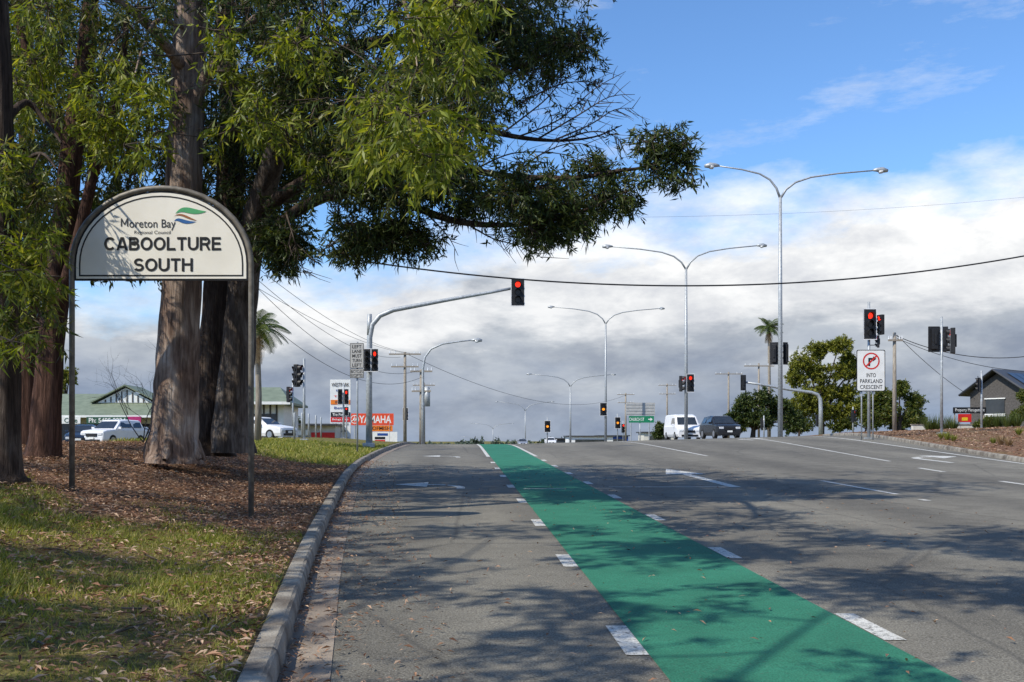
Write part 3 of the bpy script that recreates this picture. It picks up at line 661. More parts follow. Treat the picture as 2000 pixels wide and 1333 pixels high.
stroke_text(e,'CABOOLTURE',1.55,.178,(.02,-.0225,4.118+oz),M['ink'])
stroke_text(e,'SOUTH',.78,.175,(.03,-.0225,3.838+oz),M['ink'])
M['charcoal']=mat('charcoal_ink',(.05,.05,.055),None,5,.5)
text(e,'oreton Bay',.615,.145,(-.115,-.0225,4.368+oz),M['charcoal'],.004)
# capital M drawn separately so that its middle stays open
mb=MB(); hM=.108; wM=.098; zM=4.346+oz; xM=-.535; tM=.017
mb.add([(xM+a*wM,-.0225-.0004*k,zM+b*hM) for k,qd in enumerate((((0,0),(.17,0),(.17,1),(0,1)),((.83,0),(1,0),(1,1),(.83,1)),((.17,1),(0.02,1),(.42,.22),(.58,.22)),((.98,1),(.83,1),(.42,.22),(.58,.22)))) for a,b in qd],[(0,1,2,3),(4,5,6,7),(8,9,10,11),(12,13,14,15)])
part(e,'lettering',mesh_of('lettering',mb,[M['charcoal']]))
text(e,'Regional Council',.48,.06,(-.115,-.0225,4.262+oz),M['charcoal'],.0)
def swoosh(top,bot,col,yy):
    n=14; T=[];B=[]
    def bz(P,t): 
        P=np.array(P,float); return (1-t)**3*P[0]+3*(1-t)**2*t*P[1]+3*(1-t)*t*t*P[2]+t**3*P[3]
    for k in range(n+1): T.append(bz(top,k/n)); B.append(bz(bot,k/n))
    V=[(x,yy,z) for x,z in T]+[(x,yy,z) for x,z in B]
    return MB().add(V,[(k+n+1,k+n+2,k+1,k) for k in range(n)]),col
def q(px,py): return ((px-895)*.0068-cx, 1.5+(862-py)*.0068+oz)
G1=mat('logo_green',(.10,.42,.17),(.06,.33,.14),5,.5);B1=mat('logo_blue',(.03,.13,.36),None,5,.5);O1=mat('logo_brown',(.36,.14,.05),None,5,.5)
for (t_,b_,c_) in (([q(343,419),q(358,396),q(374,410),q(404,414)],[q(343,419),q(360,407),q(374,428),q(404,414)],G1),
                ([q(340,424),q(354,412),q(366,424),q(386,432)],[q(340,424),q(354,416),q(364,431),q(386,432)],O1),
                ([q(340,434),q(349,420),q(356,433),q(384,434)],[q(340,434),q(350,426),q(354,446),q(384,434)],B1)):
    mb,c=swoosh(t_,b_,c_,-.0225); part(e,'emblem',mesh_of('emblem',mb,[c]))

# ------------------------------------------------------------------ traffic signals
def lantern_meshes():
    h=MB().box((0,.09,0),(.30,.18,1.0)); h.box((0,.20,0),(.12,.06,.5))
    bb=MB().plate([(-.29,-.62),(.29,-.62),(.31,-.60),(.31,.60),(.29,.62),(-.29,.62),(-.31,.60),(-.31,-.60)],-.004,.012)
    r=[(-.31,-.62),(.31,-.62),(.31,.62),(-.31,.62)];s=[(-.280,-.590),(.280,-.590),(.280,.590),(-.280,.590)]
    bw=MB(); bw.add([(x,-.0075,z) for x,z in r]+[(x,-.0075,z) for x,z in s],[(i,(i+1)%4,(i+1)%4+4,i+4) for i in range(4)])
    bb.add(bw.v,bw.f,1)
    ln=MB().disc((0,-.02,0),.118,0,18,.012)
    vs=MB(); n=14; V=[];
    for y0,k0 in ((-.01,0),(-.20,1)):
        for k in range(n+1):
            t=math.radians(-35)+math.radians(250)*k/n; V.append((.135*math.cos(t),y0*(1 if k0==0 else .55+.45*max(0,math.sin(t))),.135*math.sin(t)))
    V2=[(x*1.06,y,z*1.06) for x,y,z in V]
    vs.add(V,[(k,k+1,k+n+2,k+n+1) for k in range(n)]); vs.add(V2,[(k+n+1,k+n+2,k+1,k) for k in range(n)])
    return h,bb,ln,vs
h,bb,ln,vs=lantern_meshes()
LM=dict(h=mesh_of('housing',h,[M['black']]),b=mesh_of('backboard',bb,[M['black'],M['white_edge']]),v=mesh_of('visor',vs,[M['black']],True))
for k in ('red_lit','amber_lit','lens_off'): LM[k]=mesh_of('lens_'+k,ln,[M[k]])
def lantern(parent,loc,rz=0,s=1.0,lit=('red_lit','lens_off','lens_off'),board=True,sx=1.0):
    o=part(parent,'lantern',LM['h'],loc,rz,bev=.02); o.scale=(s*sx,s,s)
    if board: part(o,'backboard',LM['b'])
    for i,z in enumerate((.33,0,-.33)):
        l=part(o,'lens',LM[lit[i]],(0,0,z)); part(o,'visor',LM['v'],(0,0,z))
    return o
def pole(parent,h,r0=.07,r1=.055,name='pole',m='steel',z0=-.1):
    return part(parent,name,mesh_of(name,MB().tube([(0,0,z0),(0,0,h*.5),(0,0,h)],[r0,(r0+r1)/2,r1],12),[M[m]],True))
def at(px,D): 
    x=(px-895)*D/2000; return x,D,gz(x,D)
GS='traffic signals around the intersection'
def Z(py,D): return 1.5+(862-py)*D/2000
def signal(px,D,ptop,heads,label='black traffic signal with red light on grey steel pole',pr=.07,name='traffic_signal'):
    x,y,z=at(px,D); e=thing(name,label,'traffic light',(x,y,z),0,GS)
    pole(e,Z(ptop,D)-z,pr,pr*.8)
    part(e,'pole_base',mesh_of('pole_base',MB().box((0,0,.03),(.36,.36,.06)),[M['steel']]))
    for (hx,y0,y1,rz,lit,board,sx) in heads:
        s=(y1-y0)*D/2000/(1.24 if board else 1.05)
        zc=Z((y0+y1)/2,D)-z; dx=(hx-px)*D/2000
        lantern(e,(dx,-.2*math.cos(rz) if abs(dx)<.2 else 0,zc),rz,s,lit,board,sx)
        part(e,'bracket',mesh_of('bracket',MB().tube([(0,0,zc+.3*s),(dx*.8,-.05,zc+.3*s),(dx*.8,-.06,zc-.3*s),(0,0,zc-.3*s)],.025,6),[M['black']]))
    return e
RED=('red_lit','lens_off','lens_off');AMB=('amber_lit','lens_off','lens_off');AM2=('lens_off','amber_lit','lens_off')
x,y,z=at(721,45); e=thing('mast_arm_signal','traffic signals on curved steel mast arm reaching over the road','traffic light',(x,y,z))
def L_(px,py,D=45): return ((px-895)*D/2000-x,0,Z(py,D)-z)
part(e,'mast',mesh_of('mast',MB().tube([(0,0,-.1),L_(721,740),L_(722,660),L_(727,635),L_(742,617),L_(768,606),L_(800,600),L_(880,585),L_(960,571),L_(1008,562)],[.15,.13,.12,.115,.11,.105,.10,.085,.07,.06],14),[M['steel']],True))
part(e,'pole_extension',mesh_of('pole_extension',MB().tube([L_(721,655),L_(722,614)],.10,10),[M['steel']],True))
part(e,'service_box',mesh_of('service_box',MB().box((-.02,-.02,.1),(.5,.5,.2)),[M['steel']]),bev=.02)
lantern(e,(L_(1011,0)[0],-.15,Z(572,45)-z),0,1.0)
lantern(e,(L_(718.5,0)[0],-.32,Z(705,45)-z),0,.82,('lens_off','lens_off','lens_off'),True,.62)
lantern(e,(L_(733,0)[0],-.32,Z(705,45)-z),0,.82,RED,True,.62)
part(e,'bracket',mesh_of('bracket',MB().tube([L_(722,690),(L_(728,690)[0],-.2,L_(728,690)[2])],.03,6),[M['black']]))
signal(594,50,700,[(583,711,757,math.radians(75),RED,False,1),(578,714,757,math.radians(-60),RED,False,1)],'grey pole with dark traffic signals turned to the side street')
signal(572,70,740,[(566,755,787,math.radians(80),RED,False,1)],'grey pole with dark traffic signal turned to the side street')
signal(671,65,750,[(665,760,791,0,('lens_off','lens_off','lens_off'),True,.62),(677,760,791,0,RED,True,.62)],'double column traffic signal showing red beside the road')
signal(677,98,792,[(677,795,813,0,RED,True,1)])
signal(792,92,790,[(792,797,822,0,AMB,True,.9)])
signal(1697,50,590,[(1696,604,665,0,RED,True,.86),(1718,614,655,math.radians(-70),RED,False,1),(1713,655,680,math.radians(-110),RED,False,1)],'large red traffic signal on grey pole at traffic island',.075)
signal(1839,50,619,[(1824,638,688,math.radians(180),RED,True,.9),(1856,640,692,math.radians(-115),RED,False,1.1),(1846,637,688,math.radians(165),RED,False,1)],'grey pole carrying black traffic signals seen from behind',.07)
signal(1917,62,724,[(1910,735,768,math.radians(-120),RED,True,1)],'grey pole with black traffic signal seen from behind')
signal(1069,105,815,[(1069,822,845,0,AM2,True,1.1)],'amber traffic signal on pole in far median')
signal(1206,110,808,[(1206,815,838,0,AM2,True,1.0)],'amber traffic signal on pole in far median')
signal(1492,95,812,[(1490,816,840,math.radians(170),RED,False,1)],'small traffic signal seen from behind beside trees')
signal(1602,95,805,[(1598,810,834,math.radians(190),RED,False,1)],'small traffic signal seen from behind beside trees')
signal(1666,90,795,[(1668,800,826,math.radians(90),RED,False,1)],'small traffic signal seen side on beside trees')
signal(1217,150,822,[(1217,828,846,math.radians(20),RED,False,1)],'small distant black traffic signal on pole')
x,y,z=at(1603,78); e=thing('mast_arm_signal','curved steel mast arm with signal seen from behind','traffic light',(x,y,z))
def L2(px,py,D=78): return ((px-895)*D/2000-x,0,Z(py,D)-z)
part(e,'mast',mesh_of('mast',MB().tube([(0,0,-.1),L2(1603,800),L2(1602,780),L2(1597,771),L2(1585,767),L2(1540,761),L2(1490,752),L2(1455,747)],[.17,.15,.14,.13,.12,.11,.09,.08],12),[M['steel']],True))
lantern(e,(L2(1451,0)[0],-.1,Z(748,78)-z),math.radians(180),.95,RED,True,.7)

# ------------------------------------------------------------------ lamps
GL='double armed street lamps along the median'
def lamp_head(parent,loc,dirx,s=1):
    m=MB(); d=dirx
    m.tube([(0,0,0),(d*.25*s,0,.03*s),(d*.6*s,0,.02*s),(d*.95*s,0,-.03*s)],[.07*s,.13*s,.19*s,.10*s],10,0)
    m.tube([(d*.5*s,0,-.04*s),(d*.52*s,0,-.2*s)],[.2*s,.13*s],10,1)
    return part(parent,'lamp_head',mesh_of('lamp_head',m,[M['steel'],M['headlight']],True),loc)
def double_lamp(px,D,pbase,psplit,aL,yL,aR,yR,r=.14,label='tall double armed grey street lamp on the median'):
    x=(px-895)*D/2000; z=min(gz(x,D),Z(pbase,D)); e=thing('street_lamp',label,'street lamp',(x,D,z),0,GL)
    hs=Z(psplit,D)-z
    part(e,'pole',mesh_of('pole',MB().tube([(0,0,-.2),(0,0,hs*.5),(0,0,hs)],[r,r*.8,r*.6],12),[M['steel']],True))
    for ax,ay in ((aL,yL),(aR,yR)):
        w_=(ax-px)*D/2000; ht=Z(ay,D)-z; dh=ht-hs; sg=1 if w_>0 else -1
        P=[(0,0,hs-.1),(w_*.06,0,hs+dh*.28),(w_*.16,0,hs+dh*.55),(w_*.32,0,hs+dh*.74),(w_*.6,0,hs+dh*.88),(w_,0,ht)]
        part(e,'arm',mesh_of('arm',MB().tube(P,[r*.5,r*.45,r*.4,r*.36,r*.32,r*.26],10),[M['steel']],True))
        lamp_head(e,(w_-sg*.2,0,ht),sg,.9)
    return e
double_lamp(1524,60,852,385,1398,324,1712,333,.15)
double_lamp(1340,85,858,525,1192,482,1482,480,.16)
double_lamp(1183,131,866,632,1080,600,1288,603,.17)
double_lamp(1114,172,868,755,1036,731,1195,732,.18,'distant double armed grey street lamp on the median')
double_lamp(1026,288,866,803,972,785,1078,785,.2,'distant double armed grey street lamp on the median')
double_lamp(963,556,866,838,922,827,1001,827,.28,'distant double armed grey street lamp on the median')
double_lamp(925,900,864,860,903,853,944,853,.32,'distant double armed grey street lamp on the median')
def mounted(px,py0,py1,D,rz,lit,board,sx,label):
    s=(py1-py0)*D/2000/(1.24 if board else 1.05); e=thing('traffic_light',label,'traffic light',((px-895)*D/2000,D-.3*math.cos(rz),Z((py0+py1)/2,D)),0,GS)
    lantern(e,(0,0,0),rz,s,lit,board,sx)
mounted(1515,668,712,60,math.radians(160),RED,True,.7,'black traffic light seen from behind on lamp pole')
mounted(1537,668,712,60,math.radians(200),RED,True,.5,'black traffic light seen from behind on lamp pole')
mounted(1347,731,767,85,0,RED,True,.85,'black traffic light showing red on lamp pole')
mounted(1332,734,766,85,math.radians(70),RED,False,1,'black traffic light turned aside on lamp pole')
mounted(1178,787,813,131,0,AM2,True,1.1,'black traffic light showing amber on lamp pole')
x,y,z=at(826,70); e=thing('street_lamp','single curved arm grey street lamp beside the road','street lamp',(x,y,z),0)
def L3(px,py,D=70): return ((px-895)*D/2000-x,0,Z(py,D)-z)
part(e,'pole',mesh_of('pole',MB().tube([(0,0,-.2),L3(826,790),L3(826,720),L3(830,698),L3(842,682),L3(865,672),L3(900,667),L3(930,664)],[.12,.10,.08,.07,.065,.06,.05,.04],10),[M['steel']],True))
lamp_head(e,L3(920,665),1,.8)

# ------------------------------------------------------------------ road signs
def plate_sign(px0,px1,py0,py1,D,parent,origin,mback,name='sign_plate',r=.03):
    x0=(px0-895)*D/2000-origin[0];x1=(px1-895)*D/2000-origin[0];z0=Z(py1,D)-origin[2];z1=Z(py0,D)-origin[2]
    P=[]
    for cx_,cz_,a0 in ((x1-r,z0+r,-90),(x1-r,z1-r,0),(x0+r,z1-r,90),(x0+r,z0+r,180)):
        for k in range(5): t=math.radians(a0+22.5*k); P.append((cx_+r*math.cos(t),cz_+r*math.sin(t)))
    o=part(parent,name,mesh_of(name,MB().plate(P,-.09,-.08),[mback])); return o
D=38; x=(698-895)*D/2000; z=gz(x,D); e=thing('lane_sign','white lane direction sign greyed as in shade on slim steel post by kerb','sign',(x,D,z))
pole(e,Z(668,D)-z,.035,.035,'post')
org=(x,D,z)
for (a,b,c,d) in ((684,711,671,720),(684,711,721,739)):
    plate_sign(a,b,c,d,D,e,org,M['ink'],'backing_plate')
    x0=(a+1-895)*D/2000-x;x1=(b-1-895)*D/2000-x;z0=Z(d-1,D)-z;z1=Z(c+1,D)-z
    part(e,'sign_face',mesh_of('sign_face',MB().plate([(x0,z0),(x1,z0),(x1,z1),(x0,z1)],-.098,-.0905),[M['signshade']]))
for t,py in (('LEFT',678),('LANE',687),('MUST',696),('TURN',705),('LEFT',714)): text(e,t,.34,.12,((697.5-698)*.019,-.102,Z(py,D)-z),M['ink'],.008)
text(e,'BICYCLES',.44,.11,(-.01,-.102,Z(726.5,D)-z),M['ink'],.006); text(e,'EXCEPTED',.44,.11,(-.01,-.102,Z(734,D)-z),M['ink'],.006)
D=48.5; x=(1700-895)*D/2000; z=gz(x,D); e=thing('turn_ban_sign','white turn ban sign with crossed arrow on two posts','sign',(x,D,z)); org=(x,D,z)
for dx in (-.42,.12): part(e,'post',mesh_of('post',MB().tube([(dx,0,-.1),(dx,0,Z(690,D)-z)],.035,8),[M['steel']],True))
plate_sign(1671.5,1727.5,684,765,D,e,org,M['ink'],'backing_plate',.08)
o=plate_sign(1673,1726,685.5,763.5,D,e,org,M['signwhite'],'sign_face',.07); o.location=(0,-.008,0)
M['sign_red']=mat('red_sign_ink',(.62,.02,.015),None,6,.5)
ccx=0.0;ccz=Z(706,D)-z; R=.40; mb=MB(); n=32
V=[(ccx+rr*math.cos(2*math.pi*k/n),-.101,ccz+rr*math.sin(2*math.pi*k/n)) for rr in (R,R*.83) for k in range(n)]
mb.add(V,[(k,(k+1)%n,(k+1)%n+n,k+n) for k in range(n)])
mb.add([(ccx-.285,-.104,ccz-.235),(ccx-.235,-.104,ccz-.285),(ccx+.285,-.104,ccz+.235),(ccx+.235,-.104,ccz+.285)],[(0,1,2,3)])
part(e,'prohibition_ring',mesh_of('prohibition_ring',mb,[M['sign_red']]))
mb=MB(); y_=-.1025
mb.add([(-.14,y_,ccz-.24),(-.05,y_,ccz-.24),(-.05,y_,ccz+.06),(.08,y_,ccz+.06),(.08,y_,ccz-.02),(.24,y_,ccz+.105),(.08,y_,ccz+.23),(.08,y_,ccz+.15),(-.14,y_,ccz+.15)],[tuple(range(9))])
part(e,'turn_arrow',mesh_of('turn_arrow',mb,[M['ink']]))
text(e,'INTO',.44,.19,(0,-.102,Z(733.5,D)-z),M['ink'],.010); text(e,'PARKLAND',1.06,.19,(0,-.102,Z(745,D)-z),M['ink'],.010); text(e,'CRESCENT',1.06,.19,(0,-.102,Z(756.5,D)-z),M['ink'],.010)
D=120; x=(1250-895)*D/2000; z=gz(x,D); e=thing('street_direction_sign','green street name direction sign on posts','sign',(x,D,z)); org=(x,D,z)
M['sign_green']=mat('green_sign_sheeting',(.01,.22,.10),None,6,.5); M['sign_grey']=mat('grey_board_back',(.46,.46,.45),None,2,.6)
pole(e,Z(826,D)-z,.06,.06,'post'); plate_sign(1228,1277,813,826,D,e,org,M['sign_green'])
text(e,'CHURCH ST',1.75,.38,(-.4,-.095,Z(819.5,D)-z),M['signwhite'],.01)
part(e,'arrow',mesh_of('arrow',MB().add([(.95,-.095,Z(819.5,D)-z-.06),(1.2,-.095,Z(819.5,D)-z-.06),(1.2,-.095,Z(819.5,D)-z-.2),(1.48,-.095,Z(819.5,D)-z),(1.2,-.095,Z(819.5,D)-z+.2),(1.2,-.095,Z(819.5,D)-z+.06),(.95,-.095,Z(819.5,D)-z+.06)],[tuple(range(7))]),[M['signwhite']]))
D=135; x=(1250-895)*D/2000; z=gz(x,D); e=thing('roadside_board','large grey sign board seen from behind on posts','sign',(x,D,z)); org=(x,D,z)
for dx in (-1.2,1.2): part(e,'post',mesh_of('post',MB().tube([(dx,0,-.1),(dx,0,Z(790,D)-z)],.07,8),[M['steel']]))
plate_sign(1222,1279,787,812,D,e,org,M['sign_grey']); 
for k in range(4): part(e,'rail',mesh_of('rail',MB().box((0,-.11,Z(791+k*6,D)-z),(3.7,.03,.05)),[M['steel']]))

# ------------------------------------------------------------------ utility poles and cables
def upole(px,ptop,D,arms,lab='weathered timber power pole with crossarms',r=.16):
    x,y,z=at(px,D); e=thing('power_pole',lab,'power pole',(x,y,z),0,'power poles along the street'); h=Z(ptop,D)-z
    part(e,'timber_pole',mesh_of('timber_pole',MB().tube([(0,0,-.2),(0,0,h*.5),(0,0,h)],[r,r*.85,r*.7],10),[M['timber']],True))
    for (dy,wd) in arms:
        part(e,'crossarm',mesh_of('crossarm',MB().box((0,-.15,h-dy),(wd,.12,.12)),[M['timber']]))
        for t in (-.47,-.3,.3,.47): part(e,'insulator',mesh_of('insulator',MB().tube([(wd*t,-.15,h-dy+.06),(wd*t,-.15,h-dy+.28)],[.05,.03],6),[M['headlight']]))
    return (x,y,z+h)
p1=upole(791,688,90,[(.2,2.8),(1.3,2.4)]); p2=upole(823,722,75,[(.15,1.6),(1.6,1.4)],r=.17)
part(bpy.data.objects['power_pole.001'],'transformer',mesh_of('transformer',MB().tube([(.42,0,Z(800,75)-1.0),(.42,0,Z(762,75)-1.0)],.22,10),[M['steel']],True))
upole(828,748,120,[(.3,2.6)]); upole(1303,750,200,[(.3,3.5),(2,3.2)],r=.2); upole(1222,768,190,[(.3,3.2),(1.8,3)],r=.2)
upole(1423,727,150,[(.3,4)],r=.17); upole(1482,710,110,[(.3,3.2)],r=.13); pr_=upole(1747,650,65,[(.5,.9)],'slim timber power pole beside traffic island',.14)
def cable(pts,r,lab,sag=None,n=40):
    a=np.array(pts[0]);b=np.array(pts[1]); P=[]
    for k in range(n+1):
        t=k/n; p=a*(1-t)+b*t; p[2]-=4*sag*t*(1-t); P.append(p-a)
    e=thing('overhead_cable',lab,'cable',tuple(a),0,'overhead cables above the street'); part(e,'wire',mesh_of('wire',MB().tube(P,r,5,0,0,False),[M['cable']],True))
cable((sight(470,468,34),sight(2350,420,38)),.028,'thick black overhead cable sagging across the road',2.05,60)
for k,(a,b) in enumerate((((300,430,40),(791,690,90)),((380,420,40),(800,690,90)),((430,480,40),(782,698,90)),((500,560,45),(818,724,75)),((490,600,45),(828,735,75)))):
    cable((sight(*a),sight(*b)),.013,'thin black power line above the verge',.9+.2*k)
cable((sight(1750,656,65),sight(2250,610,60)),.025,'thin black power line above the traffic island',2.0)
cable((sight(1750,660,65),sight(2300,680,62)),.018,'thin black power line above the traffic island',1.8)
cable((sight(791,690,90),sight(1222,772,190)),.02,'thin distant black power line',3); cable((sight(1200,425,60),sight(2300,350,70)),.006,'thin high wire across the sky',.6)
cable((sight(1752,655,65),sight(1905,780,78)),.018,'thin black service wire running to the house',.3)

# ------------------------------------------------------------------ vehicles
def vehicle(name,label,cat,loc,rz,paint,kind,group=None):
    e=thing(name,label,cat,loc,rz,group)
    if kind=='suv': W,st,gl,wh,r,z0=.95,[(-2.42,.62,.62,.80,.5),(-2.38,.98,.99,.88,.6),(-2.1,1.06,1.08,.94,.7),(-1.25,1.14,1.16,.95,.72),(-.45,1.18,1.74,.95,.72),(.3,1.18,1.80,.95,.73),(1.7,1.18,1.76,.95,.71),(2.25,1.16,1.2,.93,.66),(2.4,1.0,1.02,.88,.6)],(3,4,6,7),(-1.5,1.45),.39,.28
    elif kind=='car': W,st,gl,wh,r,z0=.9,[(-2.25,.55,.55,.76,.5),(-2.2,.72,.74,.84,.6),(-1.9,.82,.84,.88,.7),(-1.0,.93,.95,.9,.68),(-.25,.96,1.42,.9,.62),(.3,.96,1.46,.9,.62),(1.1,.97,1.40,.9,.6),(1.75,.97,1.0,.88,.62),(2.2,.9,.92,.82,.6)],(3,4,6,7),(-1.38,1.35),.32,.2
    else: W,st,gl,wh,r,z0=1.05,[(-2.75,.70,.71,.90,.6),(-2.7,.95,.97,.99,.7),(-2.3,1.15,1.17,1.03,.8),(-1.95,1.22,1.27,1.05,.92),(-1.15,1.27,2.05,1.05,.90),(-.6,1.27,2.2,1.05,.90),(2.5,1.27,2.22,1.05,.92),(2.72,1.27,2.15,1.05,.92),(2.78,1.0,1.02,1.0,.8)],(3,4,6,6),(-1.75,1.75),.36,.28
    mb=MB();V=[]
    for (y,bt,tp,wb,wt) in st:
        V+=[(-wb*.92,y,z0),(-wb,y,z0+.22),(-wb*1.0,y,bt-.1),(-wb*.97,y,bt),(-wt,y,max(tp-.05,bt+.003)),(-wt*.8,y,tp+.005),(wt*.8,y,tp+.005),(wt,y,max(tp-.05,bt+.003)),(wb*.97,y,bt),(wb*1.0,y,bt-.1),(wb,y,z0+.22),(wb*.92,y,z0)]
    n=12;F=[]
    for j in range(len(st)-1):
        for i in range(n): F.append((j*n+i,(j+1)*n+i,(j+1)*n+(i+1)%n,j*n+(i+1)%n)[::-1])
    F.append(tuple(range(n))); F.append(tuple((len(st)-1)*n+i for i in range(n))[::-1])
    mb.add(V,F); part(e,'body',mesh_of('body',mb,[paint],False),bev=.03)
    A=st[gl[0]];B=st[gl[1]];Cc=st[gl[2]];Dd=st[gl[3]]
    def lerp(a,b,t): return tuple(a[i]*(1-t)+b[i]*t for i in range(3))
    def pane(q4,name,off):
        c=[lerp(lerp(q4[0],q4[1],u),lerp(q4[3],q4[2],u),v) for u,v in ((.07,.08),(.93,.08),(.93,.9),(.07,.9))]
        part(e,name,mesh_of(name,MB().add([tuple(np.array(p)+off) for p in c],[(0,1,2,3)]),[M['glass']]))
    pane([(-A[3]*.93,A[0],A[1]),(A[3]*.93,A[0],A[1]),(B[4]*.97,B[0],B[2]-.03),(-B[4]*.97,B[0],B[2]-.03)],'windscreen',np.array([0,-.035,.02]))
    for s in (-1,1):
        ym=(B[0]+Cc[0])/2 if kind!='van' else B[0]+1.1
        for (ya,yb,ta) in ((B[0]-.1,ym-.04,1),(ym+.04,Cc[0],0)):
            if kind=='van' and ta==0: continue
            q4=[(s*B[3]*.975,ya-.35*ta,B[1]+.03),(s*B[3]*.975,yb,B[1]+.03),(s*B[4]*1.0,yb,B[2]-.1),(s*B[4]*1.0,ya+.08,B[2]-.1)]
            pane(q4 if s<0 else [q4[1],q4[0],q4[3],q4[2]],'side_window',np.array([s*.022,0,.012]))
    if kind!='van':
        pane([(Dd[3]*.93,Dd[0],Dd[1]+.02),(-Dd[3]*.93,Dd[0],Dd[1]+.02),(-Cc[4]*.95,Cc[0],Cc[2]-.03),(Cc[4]*.95,Cc[0],Cc[2]-.03)],'rear_window',np.array([0,.03,.03]))
    wm=MB(); wm.tube([(-.11,0,0),(.11,0,0)],[r,r],18,0); wm.tube([(-.118,0,0),(.118,0,0)],[r*.62,r*.62],14,1)
    wme=mesh_of('wheel',wm,[M['tyre'],M['rim']])
    for s in (-1,1):
        for y in wh: part(e,'wheel',wme,(s*(W-.1),y,r))
        hb=st[1][1]
        part(e,'headlight',mesh_of('headlight',MB().box((s*(W*.66),st[1][0]-.02,hb-.16),(.34,.1,.16)),[M['headlight']]),bev=.02)
        part(e,'tail_light',mesh_of('tail_light',MB().box((s*(W*.78),st[-1][0]-.0,hb-.12),(.2,.08,.2)),[M['sign_red']]))
        part(e,'side_mirror',mesh_of('side_mirror',MB().box((s*(W+.1),A[0]+.35,A[1]+.08),(.2,.1,.16)),[paint]),bev=.02)
    hb=st[1][1]
    part(e,'grille',mesh_of('grille',MB().box((0,st[0][0]-.0,hb-.22),(W*.85,.09,.2)),[M['black']]))
    part(e,'bumper',mesh_of('bumper',MB().box((0,st[0][0]-.01,z0+.12),(W*1.3,.06,.14)),[M['black']]))
    part(e,'number_plate',mesh_of('number_plate',MB().box((0,st[0][0]-.05,z0+.28),(.38,.02,.13)),[M['signwhite']]))
    return e
P_white=mat('white_car_paint',(.78,.78,.78),(.72,.72,.73),2,.25); P_dark=mat('dark_grey_car_paint',(.035,.038,.045),(.028,.03,.036),2,.25,metal=.4)
P_silver=mat('silver_car_paint',(.42,.43,.45),(.38,.39,.41),2,.25,metal=.5); P_blue=mat('dark_blue_car_paint',(.03,.05,.09),None,2,.25,metal=.3)
def vat(px,D): x=(px-895)*D/2000; return (x,D,gz(x,D)+.01)
vehicle('car','dark grey four wheel drive approaching on the road','car',vat(1406,79),math.radians(3),P_dark,'suv')
vehicle('van','white van approaching on the road','van',vat(1333,88),math.radians(0),P_white,'van')
vehicle('car','white four wheel drive parked beyond the verge','car',vat(225,68),math.radians(-18),P_white,'suv','cars parked in front of the shops')
vehicle('car','dark blue hatchback parked beyond the verge','car',vat(165,68),math.radians(10),P_blue,'car','cars parked in front of the shops')
vehicle('car','silver sedan parked beyond the verge','car',vat(272,74),math.radians(20),P_silver,'car','cars parked in front of the shops')
vehicle('car','white sedan parked behind the grass verge','car',vat(512,66),math.radians(60),P_white,'car','cars parked in front of the shops')
vehicle('car','silver hatchback parked beyond the tree trunks','car',vat(40,66),math.radians(15),P_silver,'car','cars parked in front of the shops')
for px,D,pp,l in ((1020,190,P_silver,'small distant silver car on the road'),(1075,180,P_white,'small distant white car on the road')):
    vehicle('car',l,'car',vat(px,D),0,pp,'car')

